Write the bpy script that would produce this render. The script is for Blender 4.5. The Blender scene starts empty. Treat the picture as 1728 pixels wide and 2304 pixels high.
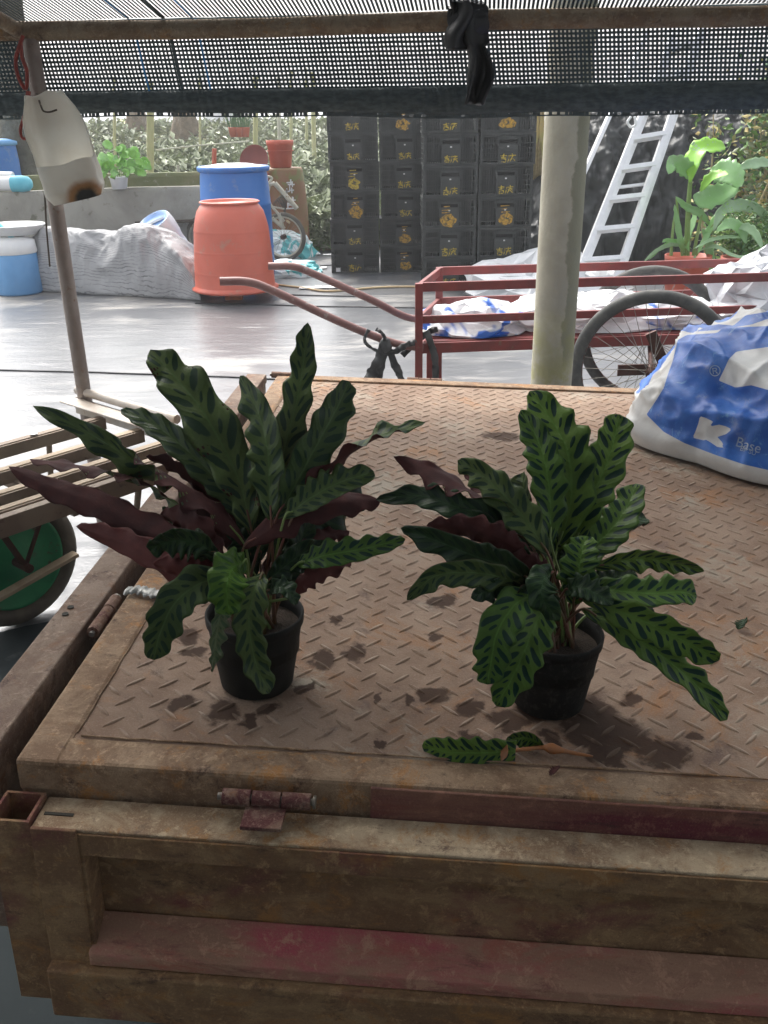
import bpy, bmesh, math, random
from mathutils import Vector, Matrix, noise
from mathutils.bvhtree import BVHTree
PI = math.pi
R = math.radians
random.seed(7)
S = bpy.context.scene
COL = S.collection

# ------------------------------------------------------------------ camera
F, PITCH, ROLL, CH = 2070.0, R(23.16), -0.0128, 1.45
CAM = Vector((0, 0, CH))
CROT = Matrix.Rotation(PI/2 - PITCH, 3, 'X') @ Matrix.Rotation(ROLL, 3, 'Z')
cd = bpy.data.cameras.new('camera')
cd.sensor_fit = 'VERTICAL'; cd.sensor_height = 24.0; cd.lens = 24.0*F/2304.0
cd.clip_start = 0.02; cd.clip_end = 1500
cam = bpy.data.objects.new('camera', cd); COL.objects.link(cam)
cam.matrix_world = Matrix.Translation(CAM) @ CROT.to_4x4()
S.camera = cam
# ------------------------------------------------------------------ sky, sun, exposure
SUN_EL, SUN_AZ = 52.0, -28.0          # soft sun ahead and to the left of the camera
w = bpy.data.worlds.new('World'); S.world = w; w.use_nodes = True
nt = w.node_tree; nt.nodes.clear()
sky = nt.nodes.new('ShaderNodeTexSky'); sky.sky_type = 'NISHITA'; sky.sun_disc = False
sky.sun_elevation = R(SUN_EL); sky.sun_rotation = R(SUN_AZ)
sky.air_density = 1.0; sky.dust_density = 6.0; sky.ozone_density = 1.0
hs = nt.nodes.new('ShaderNodeHueSaturation'); hs.inputs['Saturation'].default_value = 0.25
bg = nt.nodes.new('ShaderNodeBackground'); bg.inputs['Strength'].default_value = 0.15
wo = nt.nodes.new('ShaderNodeOutputWorld')
nt.links.new(sky.outputs[0], hs.inputs['Color']); nt.links.new(hs.outputs[0], bg.inputs['Color'])
nt.links.new(bg.outputs[0], wo.inputs['Surface'])
sl = bpy.data.lights.new('sun', 'SUN'); sl.energy = 1.2; sl.angle = R(20); sl.color = (1, .96, .9)
so = bpy.data.objects.new('sun', sl); COL.objects.link(so)
sdir = Vector((math.sin(R(SUN_AZ))*math.cos(R(SUN_EL)), math.cos(R(SUN_AZ))*math.cos(R(SUN_EL)), math.sin(R(SUN_EL))))
so.rotation_euler = sdir.to_track_quat('Z', 'Y').to_euler(); so.location = (0, 0, 12)
vs = S.view_settings
vs.view_transform = 'Standard'; vs.look = 'None'; vs.gamma = 1.0; vs.use_curve_mapping = False
vs.exposure = 1.4

# ------------------------------------------------------------------ pixels (photo, 1728 x 2304) to places
def ray(x, y): return CROT @ Vector(((x-864)/F, -(y-1152)/F, -1.0))
def gz(x, y, z=0.0): d = ray(x, y); return CAM + d*((z-CH)/d.z)
def gy(x, y, Y): d = ray(x, y); return CAM + d*(Y/d.y)
BED_O = gz(31, 1710, .65)
BED_R = Matrix.Rotation(-.0755, 3, 'Z') @ Matrix.Rotation(.002, 3, 'X') @ Matrix.Rotation(.034, 3, 'Y')
BED = Matrix.Translation(BED_O) @ BED_R.to_4x4()
BEDI = BED.inverted()
def hb(x, y, h=0.0):
    d = ray(x, y); n = BED_R.col[2]; t = (BED_O + n*h - CAM).dot(n)/d.dot(n); return BEDI @ (CAM + d*t)
def topix(p):
    q = CROT.transposed() @ (Vector(p)-CAM); return 864 - F*q.x/q.z, 1152 + F*q.y/q.z

# ------------------------------------------------------------------ materials
def setin(n, k, v):
    if k in n.inputs: n.inputs[k].default_value = v
class NT:
    def __init__(s, name):
        s.m = bpy.data.materials.new(name); s.m.use_nodes = True
        s.t = s.m.node_tree; s.t.nodes.clear()
        s.out = s.n('ShaderNodeOutputMaterial'); s.p = s.n('ShaderNodeBsdfPrincipled')
        s.l(s.p.outputs[0], s.out.inputs['Surface'])
        s.tc = s.n('ShaderNodeTexCoord')
    def n(s, ty, **kw):
        x = s.t.nodes.new(ty)
        for k, v in kw.items(): setattr(x, k, v)
        return x
    def l(s, a, b): s.t.links.new(a, b)
    def noise(s, scale, detail=4, rough=.55, dist=0, co='Object', stretch=None):
        x = s.n('ShaderNodeTexNoise'); x.inputs['Scale'].default_value = scale
        x.inputs['Detail'].default_value = detail; x.inputs['Roughness'].default_value = rough
        x.inputs['Distortion'].default_value = dist
        src = s.tc.outputs[co] if isinstance(co, str) else co
        if stretch:
            mp = s.n('ShaderNodeMapping'); mp.inputs['Scale'].default_value = stretch
            s.l(src, mp.inputs[0]); src = mp.outputs[0]
        s.l(src, x.inputs['Vector']); return x.outputs[0]
    def ramp(s, fac, a, b):
        x = s.n('ShaderNodeMapRange'); x.interpolation_type = 'SMOOTHSTEP'
        x.inputs[1].default_value = a; x.inputs[2].default_value = b
        s.l(fac, x.inputs[0]); return x.outputs[0]
    def mix(s, fac, a, b):
        x = s.n('ShaderNodeMix', data_type='RGBA')
        if isinstance(fac, (int, float)): x.inputs[0].default_value = fac
        else: s.l(fac, x.inputs[0])
        for i, c in ((6, a), (7, b)):
            if isinstance(c, (tuple, list)): x.inputs[i].default_value = (*c[:3], 1)
            else: s.l(c, x.inputs[i])
        return x.outputs[2]
    def math(s, op, a, b=None, c=None):
        x = s.n('ShaderNodeMath', operation=op)
        for i, v in enumerate((a, b, c)):
            if v is None: continue
            if isinstance(v, (int, float)): x.inputs[i].default_value = v
            else: s.l(v, x.inputs[i])
        return x.outputs[0]
    def bump(s, h, strength=.3, dist=.01):
        x = s.n('ShaderNodeBump'); x.inputs['Strength'].default_value = strength
        x.inputs['Distance'].default_value = dist; s.l(h, x.inputs['Height']); s.l(x.outputs[0], s.p.inputs['Normal'])
    def base(s, c):
        if isinstance(c, (tuple, list)): s.p.inputs['Base Color'].default_value = (*c[:3], 1)
        else: s.l(c, s.p.inputs['Base Color'])
    def rough(s, v):
        if isinstance(v, (int, float)): s.p.inputs['Roughness'].default_value = v
        else: s.l(v, s.p.inputs['Roughness'])

def mat(name, c1, c2=None, scale=8, rough=.6, metal=0, bump=.15, bdist=.004, bscale=None, c3=None, lo=.35, hi=.65, spec=.5, trans=0, stretch=None, sheen=0, c3lo=.6, c3hi=.7):
    k = NT(name)
    if c2 is None: c2 = tuple(x*.75 for x in c1)
    f = k.ramp(k.noise(scale, 6, .6, .3, stretch=stretch), lo, hi)
    c = k.mix(f, c1, c2)
    if c3: c = k.mix(k.ramp(k.noise(scale*2.7, 5, .65, .2, stretch=stretch), c3lo, c3hi), c, c3)
    k.base(c); k.rough(rough); setin(k.p, 'Metallic', metal); setin(k.p, 'Specular IOR Level', spec)
    if trans: setin(k.p, 'Transmission Weight', trans)
    if bump: k.bump(k.noise(bscale or scale*6, 5, .65, stretch=stretch), bump, bdist)
    return k.m

def rust(name, tone, dust, orange, dark, paint=None, plo=.5, phi=.62, sc=1.0, rough=.82, stretch=None):
    k = NT(name)
    c = k.mix(k.ramp(k.noise(7*sc, 9, .74, .5, stretch=stretch), .42, .60), tone, dust)
    c = k.mix(k.ramp(k.noise(11*sc, 9, .76, .6, stretch=stretch), .52, .66), c, orange)
    if paint:
        c = k.mix(k.ramp(k.noise(3.2*sc, 8, .66, .5, stretch=stretch), plo, phi), c, paint)
    c = k.mix(k.ramp(k.noise(15*sc, 9, .8, .5, stretch=stretch), .53, .68), c, dark)
    c = k.mix(k.math('MULTIPLY', k.ramp(k.noise(34*sc, 7, .8, .4), .52, .64), .7), c, tuple(min(1, x*1.45) for x in dust))
    c = k.mix(k.math('MULTIPLY', k.ramp(k.noise(340, 4, .7), .50, .75), .5), c, tuple(min(1, x*1.3) for x in dust))
    c = k.mix(k.math('MULTIPLY', k.ramp(k.noise(430, 4, .7), .52, .75), .5), c, dark)
    st = k.noise(9, 6, .7, .2, stretch=(.5, 14, 14))
    c = k.mix(k.math('MULTIPLY', k.ramp(st, .58, .70), .18), c, tuple(min(1, x*1.3) for x in dust))
    c = k.mix(k.math('MULTIPLY', k.ramp(k.noise(6, 6, .7, .2, stretch=(.4, 11, 11)), .57, .66), .15), c, dark)
    k.base(c); k.rough(rough); setin(k.p, 'Specular IOR Level', .3)
    h = k.math('ADD', k.noise(60*sc, 6, .7), k.math('MULTIPLY', k.noise(260*sc, 4, .7), .6))
    k.bump(h, .7, .003)
    return k.m

M = {}
M['rust_frame'] = rust('rust_frame', (.18, .11, .065), (.30, .21, .135), (.37, .175, .055), (.08, .048, .034), sc=1.4)
M['rust_gate'] = rust('rust_gate', (.185, .105, .055), (.29, .185, .095), (.31, .155, .055), (.075, .042, .028), (.16, .045, .048), .52, .66, stretch=(.8, 1.3, 1.3))
M['rust_flange'] = rust('rust_flange', (.25, .165, .10), (.42, .33, .22), (.36, .19, .075), (.12, .075, .055), sc=1.5)
M['gate_ledge'] = rust('gate_ledge', (.29, .165, .11), (.36, .21, .14), (.36, .13, .09), (.21, .09, .07), (.42, .09, .11), .44, .60, sc=.8, stretch=(.5, 1.6, 1.6))
M['maroon_edge'] = rust('maroon_edge', (.14, .06, .048), (.20, .10, .07), (.21, .085, .05), (.06, .03, .028), (.12, .025, .036), .46, .60, stretch=(.35, 2, 2))
M['flap_rust'] = rust('flap_rust', (.17, .115, .085), (.25, .19, .145), (.20, .11, .065), (.08, .05, .04), sc=1.2)
M['hinge_steel'] = rust('hinge_steel', (.18, .10, .07), (.24, .16, .12), (.25, .12, .06), (.07, .04, .035), (.10, .03, .03), .52, .6, sc=3)
M['hollow'] = mat('hollow', (.05, .045, .035), (.03, .027, .022), 20, .9)
M['cart_red'] = mat('cart_red', (.20, .032, .028), (.14, .03, .028), 10, .55, 0, .2, .002, c3=(.16, .08, .05))
M['handle_pipe'] = mat('handle_pipe', (.23, .12, .105), (.18, .085, .075), 9, .5, .1, .2, .002, c3=(.30, .24, .22))
M['black_rubber'] = mat('black_rubber', (.055, .056, .054), (.10, .098, .09), 14, .8, 0, .2, .002)
M['wheel_tyre_dusty'] = mat('wheel_tyre_dusty', (.10, .088, .070), (.15, .13, .10), 12, .85, 0, .3, .002)
M['green_rim'] = mat('green_rim', (.015, .20, .085), (.025, .27, .11), 8, .55, 0, .15, .002, c3=(.07, .09, .05))
M['steel_dull'] = mat('steel_dull', (.28, .27, .25), (.20, .18, .15), 25, .5, .7, .2, .001, c3=(.2, .12, .07))
M['hub_grease'] = mat('hub_grease', (.06, .03, .025), (.09, .04, .03), 30, .6, .4)
M['rack_paint'] = mat('rack_paint', (.20, .145, .105), (.26, .20, .145), 9, .7, 0, .3, .002, c3=(.13, .09, .065))
M['rack_wood'] = mat('rack_wood', (.42, .33, .23), (.33, .25, .17), 9, .75, 0, .3, .002, stretch=(1, 1, 6))
M['rack_white'] = mat('rack_white', (.52, .49, .45), (.40, .33, .26), 7, .6, 0, .3, .002, c3=(.27, .17, .11))
M['pole_pipe'] = mat('pole_pipe', (.23, .185, .16), (.29, .245, .215), 10, .5, .3, .2, .002, c3=(.20, .12, .08))
M['bar_rust'] = rust('bar_rust', (.19, .13, .085), (.27, .215, .15), (.27, .15, .06), (.08, .055, .04), sc=1.6)
M['net'] = mat('net', (.085, .115, .125), (.060, .085, .092), 6, .75, 0, 0)
M['net_hem'] = mat('net_hem', (.095, .120, .124), (.055, .072, .076), 30, .8, 0, .4, .004, stretch=(1, 1, 3))
M['net_blue'] = mat('net_blue', (.05, .27, .62), None, 8, .6, 0, 0)
M['black_plastic'] = mat('black_plastic', (.012, .013, .014), (.022, .023, .024), 14, .42, 0, .35, .004)
M['black_strap'] = mat('black_strap', (.030, .031, .032), (.055, .055, .054), 16, .55, 0, .4, .003)
M['jug_plastic'] = None
M['red_cord'] = mat('red_cord', (.30, .05, .035), (.22, .04, .03), 30, .6)
M['wire'] = mat('wire', (.12, .10, .08), None, 30, .5, .6)
M['concrete_post'] = None
M['concrete_wall'] = mat('concrete_wall', (.38, .36, .31), (.27, .255, .215), 2.2, .9, 0, .4, .01, c3=(.17, .165, .12), bscale=22)
M['concrete_moss'] = mat('concrete_moss', (.22, .22, .12), (.14, .16, .07), 2.5, .92, 0, .4, .01, c3=(.32, .31, .24), bscale=22)
M['blue_drum'] = mat('blue_drum', (.028, .15, .47), (.035, .17, .50), 3, .48, 0, .1, .004, c3=(.13, .23, .42), c3lo=.54, c3hi=.72)
M['blue_faded'] = mat('blue_faded', (.16, .38, .68), (.13, .33, .62), 4, .55, 0, .1, .004)
M['white_lid'] = mat('white_lid', (.76, .79, .80), (.70, .73, .75), 4, .45, 0, .1, .003)
M['tub_red'] = mat('tub_red', (.60, .135, .085), (.54, .12, .075), 3, .42, 0, .06, .004, c3=(.45, .20, .14), c3lo=.56, c3hi=.74)
M['terracotta'] = mat('terracotta', (.50, .105, .06), (.43, .09, .05), 5, .55, 0, .08, .003)
M['terracotta_dark'] = mat('terracotta_dark', (.26, .065, .05), (.22, .055, .045), 5, .55, 0, .08, .003)
M['brown_barrel'] = mat('brown_barrel', (.24, .10, .05), (.20, .12, .045), 2.4, .6, 0, .2, .004, c3=(.17, .17, .05), c3lo=.5, c3hi=.62)
M['brick'] = mat('brick', (.48, .16, .07), (.38, .12, .06), 20, .85, 0, .4, .004)
M['white_plastic'] = mat('white_plastic', (.80, .80, .78), (.72, .73, .73), 5, .4, 0, .15, .004)
M['clear_blue'] = mat('clear_blue', (.30, .46, .76), (.20, .33, .62), 5, .3, 0, .1, .003)
M['teal_plastic'] = mat('teal_plastic', (.14, .52, .62), (.10, .44, .56), 5, .45, 0, .1, .003)
M['aluminium'] = mat('aluminium', (.80, .81, .82), (.72, .73, .745), 12, .34, .55, .06, .001)
M['cream_paint'] = mat('cream_paint', (.52, .48, .38), (.42, .38, .29), 10, .5, .1, .1, .002, c3=(.25, .15, .08))
M['hose'] = mat('hose', (.55, .42, .24), (.46, .34, .19), 10, .6)
M['bamboo'] = mat('bamboo', (.48, .46, .26), (.40, .40, .20), 5, .8, 0, .2, .004, stretch=(1, 1, .3))
M['pale_pole'] = mat('pale_pole', (.55, .54, .46), (.45, .44, .36), 6, .7)
M['thatch'] = mat('thatch', (.20, .15, .09), (.13, .10, .06), 7, .95, 0, .7, .05, bscale=30)
M['soil'] = mat('soil', (.045, .033, .024), (.075, .055, .04), 60, .95, 0, .8, .006)
M['earth'] = mat('earth', (.34, .26, .16), (.26, .20, .12), 1.5, .95, 0, .5, .03, c3=(.20, .19, .09), bscale=14)
M['yellow_paint'] = mat('yellow_paint', (.50, .37, .04), (.06, .055, .03), 55, .7, 0, .2, .001, lo=.4, hi=.7)
M['orange_yellow'] = mat('orange_yellow', (.52, .29, .025), (.10, .075, .03), 45, .7, 0, .2, .001)
M['label_white'] = mat('label_white', (.75, .75, .75), None, 20, .5)
M['crate_black'] = mat('crate_black', (.026, .030, .029), (.040, .044, .042), 9, .48, 0, .1, .002)
M['pot_black'] = mat('pot_black', (.009, .010, .009), (.015, .015, .013), 16, .7, 0, .25, .002, spec=.22)
M['pot_black_gritty'] = mat('pot_black_gritty', (.010, .010, .009), (.040, .038, .033), 110, .75, 0, .4, .002, lo=.5, hi=.75, spec=.2)
M['stem_red'] = mat('stem_red', (.17, .055, .04), (.12, .085, .035), 30, .5)
M['stem_green'] = mat('stem_green', (.16, .26, .06), (.20, .28, .09), 20, .5)
M['dry_stem'] = mat('dry_stem', (.42, .34, .19), (.30, .24, .12), 20, .8)
M['trunk_dark'] = mat('trunk_dark', (.085, .082, .062), (.13, .125, .095), 5, .95, 0, .8, .04, bscale=18)
M['foil'] = mat('foil', (.42, .42, .40), (.16, .17, .16), 70, .4, .6, .4, .003)

def m_post():
    k = NT('concrete_post')
    c = k.mix(k.ramp(k.noise(6, 7, .62, .3), .35, .65), (.42, .395, .315), (.34, .32, .25))
    sep = k.n('ShaderNodeSeparateXYZ'); k.l(k.tc.outputs['Object'], sep.inputs[0])
    x2 = k.math('ADD', sep.outputs[0], k.math('MULTIPLY', k.math('SUBTRACT', k.noise(5, 6, .65), .5), .10))
    st = k.math('MULTIPLY', k.ramp(x2, .018, .028), k.ramp(k.math('ADD', sep.outputs[2], k.math('MULTIPLY', k.noise(3, 4), .6)), .75, .95))
    c = k.mix(k.math('MULTIPLY', st, .75), c, (.17, .17, .11))
    ms = k.math('MULTIPLY', k.ramp(k.math('ADD', sep.outputs[2], k.math('MULTIPLY', k.noise(4, 5), .6)), 1.15, .75), k.ramp(k.noise(9, 5, .6), .42, .6))
    c = k.mix(k.math('MULTIPLY', ms, .7), c, (.30, .29, .09))
    k.base(c); k.rough(.92); k.bump(k.noise(90, 6, .7), .5, .004); return k.m
M['concrete_post'] = m_post()

def m_jug():
    k = NT('jug_plastic')
    c = k.mix(k.ramp(k.noise(7, 5, .6), .35, .7), (.84, .83, .78), (.76, .73, .66))
    u = k.n('ShaderNodeAttribute', attribute_name='burn')
    f = k.math('ADD', u.outputs['Fac'], k.math('MULTIPLY', k.math('SUBTRACT', k.noise(22, 5, .6), .5), .35))
    c = k.mix(k.ramp(f, .18, .62), c, (.46, .27, .13))
    c = k.mix(k.ramp(f, .62, .92), c, (.055, .06, .06))
    k.base(c); k.rough(.5); setin(k.p, 'Subsurface Weight', .0); setin(k.p, 'Transmission Weight', .0)
    k.bump(k.noise(30, 4), .1, .003)
    tl = k.n('ShaderNodeBsdfTranslucent'); k.l(c, tl.inputs['Color'])
    mx = k.n('ShaderNodeMixShader'); mx.inputs[0].default_value = .5
    k.l(k.p.outputs[0], mx.inputs[1]); k.l(tl.outputs[0], mx.inputs[2]); k.l(mx.outputs[0], k.out.inputs['Surface'])
    return k.m
M['jug_plastic'] = m_jug()

def m_ground():
    k = NT('weed_mat')
    base = k.mix(k.ramp(k.noise(.55, 7, .62, .3), .35, .66), (.090, .095, .105), (.135, .138, .145))
    dust = k.ramp(k.noise(.9, 8, .68, .5, stretch=(.5, 1.3, 1)), .52, .68)
    c = k.mix(k.math('MULTIPLY', dust, .75), base, (.30, .28, .245))
    fine = k.ramp(k.noise(7, 8, .72, .3, stretch=(.35, 1.6, 1)), .55, .75)
    c = k.mix(k.math('MULTIPLY', fine, .5), c, (.25, .24, .225))
    wv = k.n('ShaderNodeTexWave', wave_type='BANDS', bands_direction='Y'); wv.inputs['Scale'].default_value = 1.6
    wv.inputs['Distortion'].default_value = 1.5; wv.inputs['Detail'].default_value = 3
    k.l(k.tc.outputs['Object'], wv.inputs['Vector'])
    c = k.mix(k.math('MULTIPLY', k.ramp(wv.outputs[1], .82, 1.0), .35), c, (.08, .085, .09))
    k.base(c)
    k.rough(k.math('ADD', .30, k.math('MULTIPLY', k.math('MAXIMUM', dust, fine), .38)))
    setin(k.p, 'Specular IOR Level', .7)
    h = k.math('ADD', k.math('MULTIPLY', k.noise(2.2, 6, .6, .5, stretch=(.5, 1.5, 1)), 1.0), k.math('MULTIPLY', k.noise(40, 4, .6), .12))
    k.bump(h, .35, .03); return k.m
M['weed_mat'] = m_ground()

def m_leaf(name, light, dark, N=8.0, contrast=1.0, gloss=.44):
    k = NT(name)
    uv = k.n('ShaderNodeSeparateXYZ'); k.l(k.tc.outputs['UV'], uv.inputs[0])
    ux, v = uv.outputs[0], uv.outputs[1]
    sx = k.math('SUBTRACT', k.math('MULTIPLY', ux, 2.0), 1.0)
    u = k.math('ABSOLUTE', sx)
    side = k.math('GREATER_THAN', sx, 0.0)
    nz = k.math('MULTIPLY', k.math('SUBTRACT', k.noise(30, 4, .6), .5), .35)
    s = k.math('ADD', k.math('SUBTRACT', k.math('MULTIPLY', k.math('ADD', v, k.math('MULTIPLY', k.math('SUBTRACT', k.noise(9, 3), .5), .10)), N), k.math('MULTIPLY', u, .85)), k.math('MULTIPLY', side, .5))
    oi0 = k.n('ShaderNodeObjectInfo')
    s = k.math('ADD', k.math('ADD', k.math('ADD', s, 4.0), nz), k.math('MULTIPLY', oi0.outputs['Random'], 7.0))
    cell = k.math('SUBTRACT', k.math('FRACT', s), .5)
    def ov(cl, rc, cu, ra):
        e = k.math('ADD', k.math('POWER', k.math('DIVIDE', k.math('ABSOLUTE', cl), rc), 2.0),
                   k.math('POWER', k.math('DIVIDE', k.math('ABSOLUTE', k.math('SUBTRACT', u, cu)), ra), 2.0))
        return k.ramp(e, 1.2, .75)
    cell2 = k.math('SUBTRACT', k.math('FRACT', k.math('ADD', s, .5)), .5)
    oval = k.math('MAXIMUM', ov(cell, .21, .56, .37), ov(cell2, .10, .30, .16))
    edge = k.ramp(k.math('ADD', u, nz), .90, 1.02)
    brown = k.math('MULTIPLY', k.ramp(k.math('ADD', k.math('ADD', u, k.math('MULTIPLY', v, .25)), k.math('MULTIPLY', k.math('SUBTRACT', k.noise(22, 4, .6), .5), .9)), 1.36, 1.46), .9)
    mask = k.math('MAXIMUM', oval, k.math('MULTIPLY', edge, .4))
    mask = k.math('MULTIPLY', mask, contrast)
    oi = k.n('ShaderNodeObjectInfo'); rn = oi.outputs['Random']
    l2 = k.mix(rn, tuple(x*.68 for x in light), (light[0]*1.35, light[1]*1.12, light[2]*1.05))
    lt = k.mix(k.math('MULTIPLY', k.ramp(k.noise(14, 6, .7), .40, .62), .55), l2, tuple(x*.5 for x in light))
    rib = k.ramp(u, .07, .02)
    c = k.mix(mask, lt, dark)
    c = k.mix(k.math('MULTIPLY', rib, .5), c, tuple(min(1, x*1.25) for x in light))
    c = k.mix(brown, c, (.20, .12, .045))
    spot = k.ramp(k.noise(55, 3, .6), .735, .80)
    c = k.mix(k.math('MULTIPLY', spot, .5), c, (.30, .25, .07))
    k.base(c); k.rough(gloss); setin(k.p, 'Specular IOR Level', .30)
    ve = k.math('ABSOLUTE', k.math('SUBTRACT', k.math('FRACT', k.math('MULTIPLY', s, 4.0)), .5))
    k.bump(k.math('ADD', k.math('MULTIPLY', k.math('ABSOLUTE', cell), 1.5), k.math('MULTIPLY', ve, .18)), .55, .004)
    tl = k.n('ShaderNodeBsdfTranslucent'); k.l(c, tl.inputs['Color'])
    mx = k.n('ShaderNodeMixShader'); mx.inputs[0].default_value = .3
    k.l(k.p.outputs[0], mx.inputs[1]); k.l(tl.outputs[0], mx.inputs[2]); k.l(mx.outputs[0], k.out.inputs['Surface'])
    return k.m
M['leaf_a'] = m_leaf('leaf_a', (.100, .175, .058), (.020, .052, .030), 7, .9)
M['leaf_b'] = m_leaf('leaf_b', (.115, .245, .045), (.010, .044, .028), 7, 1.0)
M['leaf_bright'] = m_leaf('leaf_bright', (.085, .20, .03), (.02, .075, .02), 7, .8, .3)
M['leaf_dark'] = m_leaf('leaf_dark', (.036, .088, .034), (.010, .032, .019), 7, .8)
M['leaf_pale'] = m_leaf('leaf_pale', (.15, .215, .12), (.06, .12, .06), 8, .8)
M['leaf_under'] = mat('leaf_under', (.070, .022, .020), (.046, .016, .016), 30, .7, 0, .3, .002, spec=.2)
M['leaf_under_red'] = mat('leaf_under_red', (.115, .032, .028), (.085, .024, .022), 30, .65, 0, .3, .002, spec=.22)
M['ginger_leaf'] = mat('ginger_leaf', (.20, .42, .12), (.26, .46, .20), 5, .42, 0, .15, .003)
M['ginger_lime'] = mat('ginger_lime', (.26, .55, .05), (.22, .46, .06), 5, .42, 0, .15, .003)
M['ginger_grey'] = mat('ginger_grey', (.30, .44, .26), (.22, .36, .18), 6, .5, 0, .15, .003)
M['pothos_leaf'] = mat('pothos_leaf', (.22, .50, .07), (.30, .55, .18), 5, .42, 0, .1, .002)
M['shrub_leaf'] = mat('shrub_leaf', (.10, .23, .06), (.16, .26, .05), 3, .6, 0, 0)
M['shrub_dark'] = mat('shrub_dark', (.05, .13, .045), (.09, .17, .05), 3, .6, 0, 0)
M['straw_leaf'] = mat('straw_leaf', (.40, .30, .11), (.30, .30, .10), 3, .7, 0, 0)
M['garden_leaf'] = mat('garden_leaf', (.30, .34, .20), (.13, .16, .08), 2.6, .5, 0, 0, lo=.42, hi=.55, c3=(.40, .42, .32), c3lo=.56, c3hi=.66)
M['grass'] = mat('grass', (.17, .33, .09), (.22, .36, .12), 3, .7, 0, 0)
M['far_green'] = mat('far_green', (.36, .40, .16), (.42, .36, .22), .5, .9, 0, .5, .1, bscale=9)

DECK_TC = []
def m_deck(tread=False):
    k = NT('tread_worn' if tread else 'deck_steel'); DECK_TC.append(k.tc)
    o = k.tc.outputs['Object']
    c = k.mix(k.ramp(k.noise(4, 9, .7, .4), .38, .62), (.195, .124, .083), (.29, .208, .150))
    c = k.mix(k.ramp(k.noise(6, 9, .76, .6), .51, .66), c, (.28, .145, .07))
    c = k.mix(k.ramp(k.noise(13, 9, .8, .4), .53, .68), c, (.13, .085, .066))
    c = k.mix(k.ramp(k.noise(3.1, 9, .78, .5), .53, .64), c, (.30, .262, .205))
    c = k.mix(k.math('MULTIPLY', k.ramp(k.noise(330, 4, .7), .50, .75), .45), c, (.40, .33, .27))
    c = k.mix(k.math('MULTIPLY', k.ramp(k.noise(410, 4, .7), .52, .75), .5), c, (.10, .065, .05))
    if tread:
        g_ = k.n('ShaderNodeNewGeometry'); sp = k.n('ShaderNodeSeparateXYZ'); k.l(g_.outputs['Normal'], sp.inputs[0])
        c = k.mix(k.math('MULTIPLY', k.ramp(sp.outputs[2], .80, .96), k.ramp(k.noise(5, 6, .7, .3), .42, .62)), c, (.36, .285, .22))
    # damp spots and dirt, each with its own place on the plate
    nv = k.n('ShaderNodeTexNoise'); nv.inputs['Scale'].default_value = 26; nv.inputs['Detail'].default_value = 5
    k.l(o, nv.inputs['Vector'])
    sub = k.n('ShaderNodeVectorMath', operation='SUBTRACT'); k.l(nv.outputs[1], sub.inputs[0]); sub.inputs[1].default_value = (.5, .5, .5)
    scl = k.n('ShaderNodeVectorMath', operation='SCALE'); k.l(sub.outputs[0], scl.inputs[0]); scl.inputs['Scale'].default_value = .06
    add = k.n('ShaderNodeVectorMath', operation='ADD'); k.l(o, add.inputs[0]); k.l(scl.outputs[0], add.inputs[1])
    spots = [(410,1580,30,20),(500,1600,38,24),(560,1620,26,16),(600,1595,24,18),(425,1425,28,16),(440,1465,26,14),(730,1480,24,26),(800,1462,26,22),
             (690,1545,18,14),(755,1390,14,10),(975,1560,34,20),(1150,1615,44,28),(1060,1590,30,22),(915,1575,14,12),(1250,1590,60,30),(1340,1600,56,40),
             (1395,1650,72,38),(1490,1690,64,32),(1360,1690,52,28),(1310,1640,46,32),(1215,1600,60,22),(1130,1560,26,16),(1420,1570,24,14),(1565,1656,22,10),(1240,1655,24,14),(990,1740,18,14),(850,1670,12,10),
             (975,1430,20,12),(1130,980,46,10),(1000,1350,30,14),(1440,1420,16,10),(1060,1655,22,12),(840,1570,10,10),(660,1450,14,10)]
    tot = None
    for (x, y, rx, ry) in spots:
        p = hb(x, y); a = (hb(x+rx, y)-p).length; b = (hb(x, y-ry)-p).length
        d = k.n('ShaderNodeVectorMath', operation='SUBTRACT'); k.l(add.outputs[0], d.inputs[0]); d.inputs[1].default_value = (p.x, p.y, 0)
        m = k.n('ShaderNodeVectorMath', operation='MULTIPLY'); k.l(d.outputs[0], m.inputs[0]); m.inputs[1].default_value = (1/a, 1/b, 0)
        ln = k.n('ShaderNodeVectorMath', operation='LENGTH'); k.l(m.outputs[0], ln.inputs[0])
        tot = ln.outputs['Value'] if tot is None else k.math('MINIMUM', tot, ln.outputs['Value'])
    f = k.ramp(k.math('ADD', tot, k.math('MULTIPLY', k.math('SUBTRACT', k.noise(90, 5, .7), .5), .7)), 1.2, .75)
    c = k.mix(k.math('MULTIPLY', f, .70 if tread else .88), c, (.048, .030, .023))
    k.base(c)
    k.rough(k.math('SUBTRACT', .80, k.math('MULTIPLY', f, .06))); k.l(k.math('SUBTRACT', .30, k.math('MULTIPLY', f, .24)), k.p.inputs['Specular IOR Level'])
    h = k.math('ADD', k.noise(60, 6, .7), k.math('MULTIPLY', k.noise(260, 4, .7), .6))
    k.bump(h, .45, .002); return k.m
M['deck_steel'] = m_deck()
M['tread_worn'] = m_deck(True)

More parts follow.
